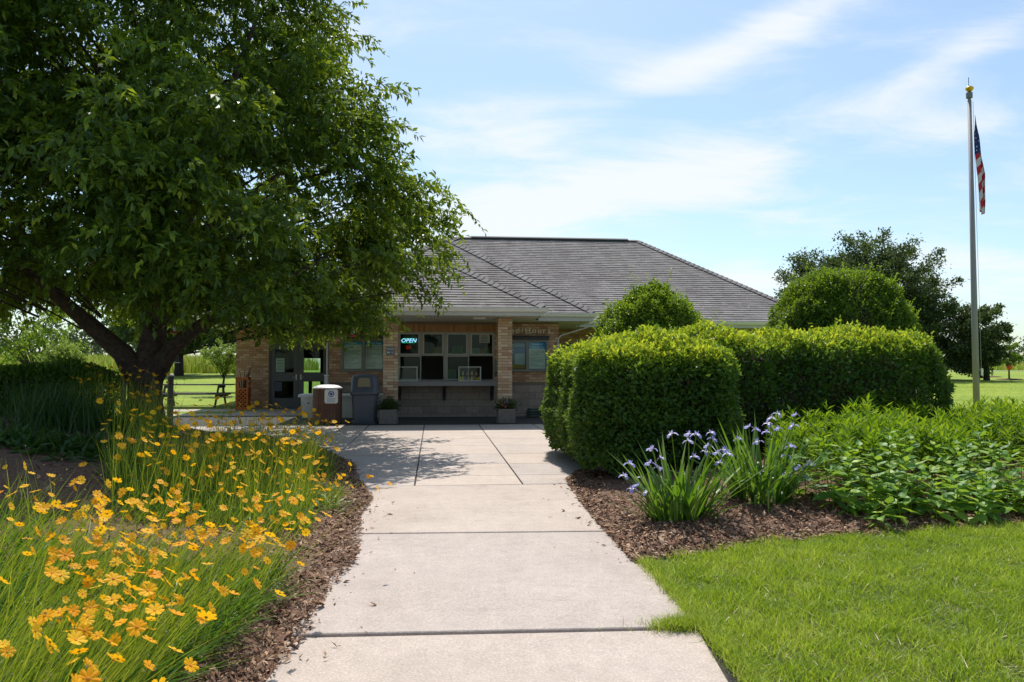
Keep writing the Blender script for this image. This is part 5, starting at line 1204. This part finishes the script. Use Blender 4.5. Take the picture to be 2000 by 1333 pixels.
MB().lathe((x-.06, Y-.12, Z_at(722, Y)), [(.02, 0), (.17, .05), (.2, .15), (.17, .26), (.03, .32)], 12).build('ball', plain('marker_orange', (.85, .13, .02), .5), ot, smooth=True)
Y = 56.0; x = X_at(1925, Y); ring = MB().lathe((x, Y, float(T(Y))+.01), [(1.1, 0), (.8, .05), (.05, .09)], 16).build('mulch_ring', M['mulch']); tag(ring, 'dark mulch ring in the lawn behind the flagpole', 'mulch')
# left: dark tree with visible trunk, light young tree, bright saplings, far wood
Y = 60.0; x = X_at(350, Y)
far_tree('meadow_tree', 'broad dark tree whose trunk stands between the big tree and the building', (x, Y, float(T(Y))), [(x, Y, Z_at(635, Y, 350), 6.0, 5, 2.4), (x+4.2, Y, Z_at(655, Y, 350), 3.4, 3.5, 1.7), (x-3.5, Y, Z_at(640, Y, 350), 3, 3, 1.6), (x+1, Y, Z_at(590, Y, 350), 5, 5, 3)], 30000, .34, M['far'], .30, 2.0, nb_=130)
Y = 33.0; x = X_at(437, Y)
far_tree('young_tree', 'pale yellow green young tree left of the brick wall', (x, Y, float(T(Y))), [(x-.35, Y, Z_at(703, Y, 430), .85, .8, .45), (x+.1, Y, Z_at(680, Y, 430), .6, .6, .5), (x+.3, Y, Z_at(712, Y, 430), .6, .6, .4)], 3200, .10, M['pale'], .045, .9, nb_=60)
Y = 30.0; x = X_at(70, Y)
far_tree('slender_tree', 'sunlit slender tree at the far left edge', (x, Y, float(T(Y))), [(x, Y, Z_at(655, Y, 60), 1.6, 1.5, 1.2), (x-1, Y, Z_at(620, Y, 60), 1.5, 1.5, 1.2), (x+.8, Y, Z_at(640, Y, 60), .9, .9, .8)], 5200, .12, M['bush'], .07, 1.2, nb_=70)
Y = 27.0; x = X_at(128, Y)
bush('meadow_shrub', 'yellow green shrub behind the dark hedge on the left', x, Y, .95, .8, Z_at(680, Y, 120), float(T(Y)), 5200, .10, M['pale'], 2.2, 1.0, .12, topc=.3, cat='shrub')
def wood(name, label, x0, x1, Y, h, n, seed):
    r = np.random.default_rng(seed); X = np.linspace(x0, x1, n); P = []; 
    for i in range(n):
        hh = h*(.7+.5*r.random()); c = np.array([X[i]+r.normal(0, 1), Y+r.normal(0, 4), float(T(Y))+hh*.5]); k = 150
        d = unit(r.normal(size=(k, 3))); P.append(c + d*np.array([hh*.55, hh*.5, hh*.5])*(r.random((k, 1))**.3))
    P = np.concatenate(P); o = leaves(name, P, rdir(len(P)), rdir(len(P)), .9, .6, M['distant'], None); tag(o, label, 'trees', kind='stuff')
M['distant'] = leafy('distant_foliage', [(.06, .085, .05), (.09, .12, .065), (.12, .15, .08)], (.16, .2, .08), .2, .8, .1)
wood('far_wood_left', 'distant line of trees beyond the meadow on the left', -125, -45, 140, 9, 46, 3)
wood('far_wood_right', 'distant line of trees beyond the road on the right', 88, 330, 210, 9, 60, 5)
# meadow of tall grass
n = 26000; X = rng.uniform(-75, -14, n); Y = rng.uniform(66, 96, n); P = np.stack([X, Y, T(Y)], 1)
tag(blades('meadow_left', P, rng.uniform(1.0, 1.9, n), .16, rng.normal(0, .25, (n, 2)), M['meadow'], None, 2), 'tall green and tan meadow grass beyond the mown lawn on the left', 'meadow')
n = 14000; X = rng.uniform(40, 130, n); Y = rng.uniform(82, 105, n); P = np.stack([X, Y, T(Y)], 1)
tag(blades('meadow_right', P, rng.uniform(.7, 1.3, n), .16, rng.normal(0, .2, (n, 2)), M['meadow'], None, 2), 'tall pale meadow grass beyond the road on the right', 'meadow')

# ---- dark hedge and grass clump in the shade on the left
hb = 13.6; xa, xb = X_at(-30, hb), X_at(205, hb)
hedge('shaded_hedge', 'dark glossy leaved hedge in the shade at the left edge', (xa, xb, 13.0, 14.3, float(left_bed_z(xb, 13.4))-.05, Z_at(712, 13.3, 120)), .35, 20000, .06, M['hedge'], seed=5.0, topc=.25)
gxc = X_at(115, 10.6); n = 800
X = gxc + rng.normal(0, .33, n); Y = 10.6 + rng.normal(0, .35, n); P = np.stack([X, Y, left_bed_z(X, Y)], 1)
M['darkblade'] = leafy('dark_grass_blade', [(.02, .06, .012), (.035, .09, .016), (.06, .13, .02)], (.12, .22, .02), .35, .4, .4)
gt = thing('grass_clump', (gxc, 10.6, float(left_bed_z(gxc, 10.6))), 'tall dark green grass clump in the tree shade on the left', 'grass clump')
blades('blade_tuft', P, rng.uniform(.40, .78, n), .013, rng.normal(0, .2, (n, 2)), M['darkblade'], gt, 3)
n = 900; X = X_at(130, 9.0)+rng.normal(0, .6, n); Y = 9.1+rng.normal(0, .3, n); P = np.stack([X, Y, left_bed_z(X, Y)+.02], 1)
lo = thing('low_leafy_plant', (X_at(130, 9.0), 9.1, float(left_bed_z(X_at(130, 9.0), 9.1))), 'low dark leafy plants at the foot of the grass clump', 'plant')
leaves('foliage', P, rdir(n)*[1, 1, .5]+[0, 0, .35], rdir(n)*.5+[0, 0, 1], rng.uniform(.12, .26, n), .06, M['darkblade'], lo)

# ---- yellow coreopsis
M['petal'] = leafy('yellow_petal', [(.92, .37, .005), (.97, .47, .008), (.98, .53, .012), (.98, .62, .03)], (1.0, .55, .010), .45, .55, .2, 'obj')
M['disc'] = plain('flower_disc', (.58, .19, .012), .8, noise=.3, scale=300)
M['stem'] = leafy('flower_stem', [(.16, .26, .02), (.32, .41, .03), (.50, .52, .045)], (.54, .60, .03), .33, .45, .3)
M['cleaf'] = leafy('coreopsis_leaf', [(.025, .085, .010), (.06, .16, .015), (.14, .26, .02)], (.26, .44, .018), .38, .4, .4)
M['bud'] = plain('flower_bud', (.20, .20, .03), .7)
def flower_mesh(seed, open_):
    r = random.Random(seed); V = []; Fs = []; n_ = 8
    for k in range(n_):
        a = 2*PI*k/n_ + r.uniform(-.08, .08); up = math.sin(open_)*1.0; R = 1.0*r.uniform(.9, 1.06); wv = r.uniform(-.05, .05)
        def pt(t, s): 
            rad = R*t; z = up*rad*.55 + wv*t + (-.10*t*t); da = s
            return (rad*math.cos(a)-da*math.sin(a), rad*math.sin(a)+da*math.cos(a), z - abs(s)*.25)
        o = len(V); V += [pt(.14, -.06), pt(.14, .06), pt(.6, -.24), pt(.6, 0.0), pt(.6, .24), pt(.97, -.21), pt(.9, -.1), pt(1.0, 0), pt(.9, .1), pt(.96, .21)]
        Fs += [(o, o+3, o+2), (o, o+1, o+3), (o+1, o+4, o+3), (o+2, o+3, o+6), (o+2, o+6, o+5), (o+3, o+7, o+6), (o+3, o+8, o+7), (o+3, o+4, o+8), (o+4, o+9, o+8)]
    return raw_mesh('flower', V, Fs, [M['petal']])
fmeshes = [flower_mesh(i, o) for i, o in enumerate((.15, .3, .5, .7, .9, .4))]
dv = [(0, 0, .13)] + [(.13*math.cos(2*PI*k/8), .13*math.sin(2*PI*k/8), .10) for k in range(8)] + [(.19*math.cos(2*PI*k/8), .19*math.sin(2*PI*k/8), .0) for k in range(8)] + [(.08*math.cos(2*PI*k/8), .08*math.sin(2*PI*k/8), -.14) for k in range(8)]
df = [(0, 1+k, 1+(k+1) % 8) for k in range(8)] + [(1+k, 9+k, 9+(k+1) % 8, 1+(k+1) % 8) for k in range(8)] + [(9+k, 17+k, 17+(k+1) % 8, 9+(k+1) % 8) for k in range(8)]
disc_me = raw_mesh('flower_disc', dv, df, [M['disc'], M['stem']], [0]*16+[1]*8)
def coreopsis(label, Y0, Y1, pxs, nflow, nstem, nleaf, hgt, lean, yw=1.0, size=.030, wind=.0):
    """pxs(Y) gives the left and right limits of the clump at depth Y"""
    def sample(n, pw=1.0):
        Y = Y0 + (Y1-Y0)*rng.random(n)**pw; lo_, hi_ = np.array([pxs(y) for y in Y]).T; u = rng.beta(1.25, 1.25, n); X = lo_ + (hi_-lo_)*u
        return X, Y
    cy = (Y0+Y1)/2; cx = sum(pxs(cy))/2
    t = thing('coreopsis_clump', (cx, cy, float(left_bed_z(cx, cy))), label, 'flowers', 'clumps of yellow coreopsis in the left bed')
    # basal leaves
    X, Y = sample(nleaf); P = np.stack([X, Y, left_bed_z(X, Y)], 1)
    blades('foliage', P, hgt[0]*rng.uniform(.15, .7, nleaf), rng.uniform(.009, .020, nleaf), rng.normal(0, .17, (nleaf, 2))+np.array(lean)*.5, M['cleaf'], t, 3)
    # bare stems with buds
    X, Y = sample(nstem); P = np.stack([X, Y, left_bed_z(X, Y)], 1); H = rng.uniform(hgt[0]*.8, hgt[1]*1.02, nstem); ln = np.array(lean)+rng.normal(0, .12, (nstem, 2))
    blades('stems', P, H, .0052, ln, M['stem'], t, 3, curl=.35)
    nbud = nstem//5; bp = P[:nbud].copy(); bp[:, :2] += ln[:nbud]; bp[:, 2] += H[:nbud]*.95
    o8 = np.array([[1, 0, 0], [0, 1, 0], [-1, 0, 0], [0, -1, 0], [0, 0, 1], [0, 0, -1]])*.0058
    V = (bp[:, None, :]+o8[None]*rng.uniform(.7, 1.4, (nbud, 1, 1))).reshape(-1, 3); b = np.arange(nbud)[:, None]*6
    Fc = np.concatenate([b+np.array([q]) for q in ((0, 1, 4), (1, 2, 4), (2, 3, 4), (3, 0, 4), (1, 0, 5), (2, 1, 5), (3, 2, 5), (0, 3, 5))], 0)
    mesh_np('buds', V, Fc, M['bud'], t)['kind'] = 'stuff'
    # flowering stems, each head a part
    X, Y = sample(nflow, yw); P = np.stack([X, Y, left_bed_z(X, Y)], 1); H = rng.uniform(hgt[0]*.72, hgt[1], nflow); ln = np.array(lean)*1.1+rng.normal(0, .13, (nflow, 2))
    blades('flower_stems', P, H, .0058, ln, M['stem'], t, 3, curl=.35)
    for i in range(nflow):
        tip = Vector((P[i, 0]+ln[i, 0], P[i, 1]+ln[i, 1], P[i, 2]+H[i]*(1-.15*.35)+.003))
        nv_ = Vector((.35+random.gauss(0, .45), .02+random.gauss(0, .48), .75+random.gauss(0, .25))).normalized()
        Rm = nv_.to_track_quat('Z', 'Y').to_matrix().to_4x4() @ Matrix.Rotation(random.uniform(0, 6.28), 4, 'Z')
        s_ = size*random.choice((random.uniform(.6, .85), random.uniform(.85, 1.15), random.uniform(.9, 1.2)))
        f = obj_from_mesh(random.choice(fmeshes), 'flower', t, Matrix.Translation(tip) @ Rm @ Matrix.Scale(s_, 4))
        obj_from_mesh(disc_me, 'flower_disc', f, Matrix.Identity(4))
    return t
def pr(px0, px1, cap=None):
    def f(Y):
        a, b_ = X_at(px0, Y), X_at(px1, Y)
        if cap is not None: b_ = min(b_, cap(Y))
        return a, b_
    return f
capn = lambda Y: float(left_edge(Y)) - .25
coreopsis('dense yellow coreopsis clump leaning right over the mulch by the near slab joint', 3.3, 5.5, pr(-60, 900, capn), 295, 900, 3400, (.42, .64), (.28, .03), .62, .0315)
coreopsis('yellow coreopsis clump cut off by the bottom left corner of the picture', 2.1, 3.5, pr(-120, 700, capn), 85, 420, 1500, (.40, .62), (.24, .03), .7, .0315)
coreopsis('yellow coreopsis clump in the middle of the bed with many tall stems', 6.6, 9.1, pr(215, 610, capn), 285, 850, 3000, (.42, .84), (.05, .0), 1.0, .0325)
coreopsis('yellow coreopsis clump farthest back, in front of the patio and bins', 9.6, 12.2, pr(405, 660, lambda Y: float(left_edge(Y))-.3), 190, 600, 2200, (.36, .80), (.10, .0), 1.0, .0325)
coreopsis('shaded coreopsis clump below the tree trunk', 10.8, 12.6, pr(150, 345), 75, 330, 800, (.55, .95), (.03, .0), 1.0, .029)
coreopsis('small low coreopsis clump at the curve of the path', 7.6, 9.0, pr(560, 668, lambda Y: float(left_edge(Y))-.12), 60, 140, 700, (.16, .34), (.03, -.02), 1.0, .028)
coreopsis('sparse coreopsis stems at the left edge of the bed', 5.6, 6.6, pr(-60, 120), 8, 60, 200, (.4, .6), (.02, .0), 1.0, .029)

# ---- irises
M['iris_leaf'] = leafy('iris_leaf', [(.03, .095, .012), (.06, .16, .015), (.12, .24, .025), (.26, .36, .09)], (.24, .42, .015), .36, .40, .45, 'obj')
M['iris'] = leafy('iris_petal', [(.36, .34, .78), (.48, .46, .85), (.62, .58, .9)], (.45, .42, .8), .3, .5, .2, 'obj')
M['iris_throat'] = plain('iris_throat', (.75, .68, .55), .6)
def arc_leaf(seed):
    r = random.Random(seed); V = []; n_ = 9; out = r.uniform(.12, .75); droop = r.choice((.0, .08, .2, .5, .8, .95)) if seed > 2 else 0
    for i in range(n_):
        t = i/(n_-1); x = out*t**1.4; z = t - droop*t**3.2; w = .019*(1-t**3)*(.75+.5*t*(1-t))
        V += [(x, -w, z), (x-.004, 0, z-.002*0), (x, w, z)]
    Fs = []
    for i in range(n_-1): o = 3*i; Fs += [(o, o+1, o+4, o+3), (o+1, o+2, o+5, o+4)]
    return raw_mesh('leaf', V, Fs, [M['iris_leaf']])
ileaf = [arc_leaf(i) for i in range(16)]
def iris_flower():
    V = []; Fs = []; mi = []
    for k in range(3):
        a = 2*PI*k/3
        def R(x, y, z): return (x*math.cos(a)-y*math.sin(a), x*math.sin(a)+y*math.cos(a), z)
        o = len(V); V += [R(0, -.006, 0), R(0, .006, 0), R(.022, -.012, .012), R(.022, .012, .012), R(.045, -.022, .004), R(.045, 0, .008), R(.045, .022, .004), R(.062, -.014, -.018), R(.066, 0, -.02), R(.062, .014, -.018)]
        Fs += [(o, o+1, o+3, o+2), (o+2, o+3, o+5), (o+2, o+5, o+4), (o+3, o+6, o+5), (o+4, o+5, o+8, o+7), (o+5, o+6, o+9, o+8)]; mi += [1, 1, 0, 0, 0, 0]
        a += PI/3; o = len(V); V += [R(0, -.004, 0), R(0, .004, 0), R(.014, -.011, .024), R(.014, .011, .024), R(.024, 0, .045)]
        Fs += [(o, o+1, o+3, o+2), (o+2, o+3, o+4)]; mi += [0, 0]
    return raw_mesh('flower', V, Fs, [M['iris'], M['iris_throat']], mi)
ifl = iris_flower()
def iris(label, cx, cy, rad, hgt, nleaf, flw):
    cz = rb_z(cx, cy); t = thing('iris_clump', (cx, cy, cz), label, 'irises', 'blue flag irises beside the path')
    for i in range(nleaf):
        a = random.uniform(0, 2*PI); r_ = rad*math.sqrt(random.random()); x, y = cx+r_*math.cos(a), cy+r_*.8*math.sin(a)
        me = random.choice(ileaf[:3] if random.random() < .3 else ileaf); h = hgt*random.uniform(.5, 1.05)
        obj_from_mesh(me, 'leaf', t, Matrix.Translation((x, y, rb_z(x, y)-.01)) @ Matrix.Rotation(a+random.gauss(0, .5), 4, 'Z') @ Matrix.Rotation(random.uniform(-.04, .75)*(r_/rad), 4, 'Y') @ Matrix.Diagonal((h*.8, random.uniform(.8, 1.25), h, 1)))
    for px, py in flw:
        yy = cy + random.uniform(-.22, .22); tip = Vector(atY(px, py, yy)); bx = cx+(tip.x-cx)*.35
        MB().tube([(bx, yy, rb_z(bx, yy)-.01), ((bx+tip.x)/2+.01, yy, (cz+tip.z)/2+.05), tuple(tip)], [.0055, .005, .004], 5).build('stem', M['stem'], t)
        obj_from_mesh(ifl, 'flower', t, Matrix.Translation(tip) @ Matrix.Rotation(random.uniform(0, 6), 4, 'Z') @ Matrix.Rotation(random.uniform(-.3, .3), 4, 'X') @ Matrix.Scale(random.uniform(.75, 1.02), 4))
f1 = [(1312, 849), (1345, 849), (1360, 850), (1389, 846), (1345, 863), (1273, 878), (1292, 896), (1269, 906), (1230, 907), (1253, 935), (1245, 950), (1264, 962), (1234, 957), (1382, 872), (1379, 884), (1400, 886), (1415, 880), (1422, 888), (1356, 893), (1405, 905), (1219, 930), (1285, 915), (1392, 858)]
f2 = [(1519, 810), (1506, 818), (1553, 811), (1462, 835), (1478, 840), (1500, 829), (1497, 845), (1519, 838), (1549, 833), (1480, 864), (1544, 872), (1536, 891), (1554, 909), (1558, 915), (1536, 926), (1580, 908), (1572, 932), (1442, 858), (1497, 923), (1458, 926)]
iris('nearer iris clump with pale violet flowers next to the path', 2.27, 6.95, .30, .74, 150, f1)
iris('second iris clump with pale violet flowers in front of the lush leafy plants', 3.28, 7.5, .30, .84, 160, f2)

# ---- broad leaved plants in front, one thing each
M['broad'] = leafy('broad_leaf', [(.06, .17, .025), (.12, .27, .035), (.21, .37, .045), (.36, .48, .06)], (.42, .60, .03), .40, .50, .4, 'obj')
def broad_leaf(seed):
    r = random.Random(seed); V = []; n_ = 6; cr = r.uniform(.1, .35)
    for i in range(n_+1):
        t = i/n_; w = .34*math.sin(PI*min(1, t*1.02)**.72)*(1-.25*t); z = -cr*t*t + .03*math.sin(t*9)
        V += [(t, -w, z+.07*w), (t, 0, z-.04), (t, w, z+.07*w)]
    Fs = []
    for i in range(n_): o = 3*i; Fs += [(o, o+1, o+4, o+3), (o+1, o+2, o+5, o+4)]
    return raw_mesh('leaf', V, Fs, [M['broad']])
bleaf = [broad_leaf(i) for i in range(5)]
def broad_plant(x, y, h, label):
    z = rb_z(x, y); t = thing('broad_leaved_plant', (x, y, z), label, 'plant', 'broad leaved plants along the front of the right bed')
    lx, ly = random.gauss(0, .05), random.gauss(-.03, .05)
    MB().tube([(x, y, z-.01), (x+lx*.5, y+ly*.5, z+h*.5), (x+lx, y+ly, z+h)], [.006, .005, .003], 5).build('stem', M['stem'], t)
    n_ = int(9+h*16)
    for i in range(n_):
        tt_ = .12+.88*(i/(n_-1)); a = i*2.4+random.gauss(0, .4); L = (.215 - .11*tt_)*random.uniform(.75, 1.2); pit = .35-.95*tt_+random.gauss(0, .25)
        obj_from_mesh(random.choice(bleaf), 'leaf', t, Matrix.Translation((x+lx*tt_, y+ly*tt_, z+h*tt_)) @ Matrix.Rotation(a, 4, 'Z') @ Matrix.Rotation(pit, 4, 'Y') @ Matrix.Rotation(random.gauss(0, .25), 4, 'X') @ Matrix.Translation((.02, 0, 0)) @ Matrix.Scale(L, 4))
lab = 'one of the broad leaved green plants massed along the front of the right bed'
k = 0
for row, (yo, hb_) in enumerate(((.24, .30), (.46, .42), (.70, .50), (.98, .58))):
    x = X_at(1640 - 12*row, 7.2) 
    while x < 6.35 + row*.3:
        y = float(right_front(x)) + yo + random.uniform(-.12, .12); broad_plant(x, y, hb_*random.uniform(.75, 1.2), lab); x += random.uniform(.14, .22); k += 1
# ---- lush stand of narrow leaved plants behind them
M['lance'] = leafy('lance_leaf', [(.02, .08, .008), (.06, .17, .011), (.19, .33, .015), (.42, .50, .025)], (.36, .50, .010), .40, .5, .25)
n = 1050; X = rng.uniform(3.4, 11.8, n); Y = rng.uniform(0, 1, n)
yf0 = right_front(X)+np.where(X > X_at(1620, 7.5), 1.15, 1.6)+.35*np.sin(X*1.3); Y = yf0 + (12.2-yf0)*Y; k = X > X_at(1500, 8.5)*Y/8.5*1.0
X, Y = X[k], Y[k]; n = len(X); hg = .80*(.70+.18*np.sin(X*2.3+Y*1.1)*np.sin(Y*2.9-X*.7)+rng.normal(0, .06, n))*(1+.22*sstep(8, 11, Y)*np.exp(-((X-5.8)/1.8)**2)); zb0 = right_bed_z(X, Y)
ls = thing('narrow_leaved_stand', (6.5, 10, rb_z(6.5, 10)), 'lush bright green stand of narrow leaved plants in front of the long hedge', 'plants')
P = np.stack([X, Y, zb0], 1); blades('stems', P, hg, .008, np.zeros((n, 2)), M['stem'], ls, 2)
m = 30; tt_ = np.tile(np.linspace(.15, 1.0, m), n)+rng.normal(0, .015, n*m); Pb = np.repeat(P, m, 0); Pb[:, 2] += np.repeat(hg, m)*tt_
a = np.tile(np.arange(m)*2.4, n)+np.repeat(rng.random(n)*6.28, m); pit = .9*tt_+rng.normal(0, .2, n*m)
D = np.stack([np.cos(a)*np.cos(pit), np.sin(a)*np.cos(pit), np.sin(pit)], 1)
L = .165*(1-.30*tt_)*rng.uniform(.7, 1.2, n*m); leaves('foliage', Pb, D, np.array([0, 0, 1.0])+rng.normal(0, .2, (n*m, 3)), L, L*.30, M['lance'], ls, .2, np.clip(.45*rng.random(n*m)+.5*np.clip(tt_, 0, 1)**3, 0, 1))
# one taller sprig
x, y = X_at(1745, 10.8), 10.8; broad = None
tp = thing('tall_leafy_sprig', (x, y, rb_z(x, y)), 'single taller leafy sprig standing above the lush stand', 'plant')
zs = rb_z(x, y); zt5 = Z_at(757, y, 1745)
MB().tube([(x, y, zs), (x+.02, y, zt5)], [.008, .004], 5).build('stem', M['stem'], tp)
for i in range(26):
    q_ = .45+.55*i/25; obj_from_mesh(random.choice(bleaf), 'leaf', tp, Matrix.Translation((x+.02*q_, y, zs+(zt5-zs)*q_)) @ Matrix.Rotation(i*2.4, 4, 'Z') @ Matrix.Rotation(.2-.8*q_, 4, 'Y') @ Matrix.Diagonal((.11*random.uniform(.7, 1.1), .06, .1, 1)))

# ---- lawn blades over dark thatch
thx = np.linspace(1.5, 9, 60)[None, :]; thy = np.linspace(-2, 1, 50)[:, None]; thY = np.where(thy < 0, 3.0+thy*2, 3.0+(right_front(thx)-3.0)*thy); thX = np.broadcast_to(thx, thY.shape)
thX = np.maximum(thX, np.interp(thY, [-1, 3, 4.3, 5.6], [1.42, 1.44, 1.54, 1.58])); ii = np.arange(thX.size).reshape(thX.shape)
tag(mesh_np('lawn_thatch', np.stack([thX, thY, T(thY)+.004], -1), np.stack([ii[:-1, :-1], ii[:-1, 1:], ii[1:, 1:], ii[1:, :-1]], -1).reshape(-1, 4), plain('thatch', (.075, .075, .022), .95, noise=.5, scale=30)), kind='structure')
n = 190000; X = rng.uniform(1.3, 8.2, n); Y = 3.1 + rng.random(n)*4.6
keep = (Y < right_front(X) - .02 + rng.normal(0, .07, n) + .05*np.sin(X*3.1)) & (X > np.interp(Y, [3, 4.3, 5.6], [1.44, 1.52, 1.57]) + rng.normal(0, .015, n)) & (X < X_at(2080, 5)*Y/5+.4)
X, Y = X[keep], Y[keep]; n = len(X)
patch = .5+.28*np.sin(X*1.9+Y*1.1)*np.sin(Y*2.3-X*.8)+.22*np.sin(X*5.7-Y*3.1)*np.sin(Y*6.3+X*2.2)+.2*np.sin(X*13.1+Y*4)*np.sin(Y*14.3-X*5); P = np.stack([X, Y, T(Y)-.004], 1)
rn = np.clip(rng.random(n)**1.2*.62+.42*(patch-.12), 0, 1)
h = rng.uniform(.038, .08, n)*(.75+.5*np.clip(patch, 0, 1)+.3*np.sin(X*9.1+1)*np.sin(Y*10.3))*np.where(rng.random(n) < .04, 1.6, 1.0)
tag(blades('lawn_grass', P, h, rng.uniform(.0045, .0085, n), rng.normal(0, .042, (n, 2)), M['grass'], None, 2, rnd=rn), 'short mown yellow green lawn grass in the right foreground', 'grass')
# longer tuft creeping over the slab joint and along the edges
n = 1500; X = 1.42+rng.gamma(1.5, .05, n)*np.where(rng.random(n) < .5, -1, 1)*.9; Y = 4.33+rng.normal(0, .04, n); P = np.stack([X, Y, T(Y)], 1)
P2 = []; Y2 = rng.uniform(3.0, 5.75, 4500); X2 = np.interp(Y2, [3, 4.3, 5.6], [1.44, 1.52, 1.57])+rng.normal(.02, .03, 4500); P = np.concatenate([P, np.stack([X2, Y2, T(Y2)], 1)])
tag(blades('edge_grass', P, rng.uniform(.035, .085, len(P)), .004, rng.normal(0, .045, (len(P), 2)), M['grass'], None, 2), 'longer ragged grass creeping over the right path edge', 'grass')
n = 1800; X = rng.uniform(1.6, 7.5, n); Y = rng.uniform(3.2, 6.6, n); k = (Y < right_front(X)-.03); X, Y = X[k], Y[k]; n = len(X)
M['straw'] = varied('dry_straw', [(.30, .22, .10), (.50, .42, .24), (.62, .56, .40)], .9)
tag(blades('grass_clippings', np.stack([X, Y, T(Y)+rng.uniform(.015, .05, n)], 1), rng.uniform(.004, .02, n), .004, rng.normal(0, .05, (n, 2)), M['straw'], None, 2), 'dry straw coloured clippings lying in the lawn', 'clippings')
n = 60000; X = rng.uniform(8.5, 42, n); Y = 9 + rng.random(n)**1.3*40; k = (X > .62*Y+1) & (X < 1.05*Y+2.5) & ~((Y < 16.4) & (X < 13.4) & (Y > right_front(X))); X, Y = X[k], Y[k]; n = len(X); P = np.stack([X, Y, T(Y)-.004], 1)
tag(blades('far_lawn_grass', P, rng.uniform(.04, .08, n), .012, rng.normal(0, .03, (n, 2)), M['grass'], None, 1), 'mown lawn around the flagpole', 'grass')
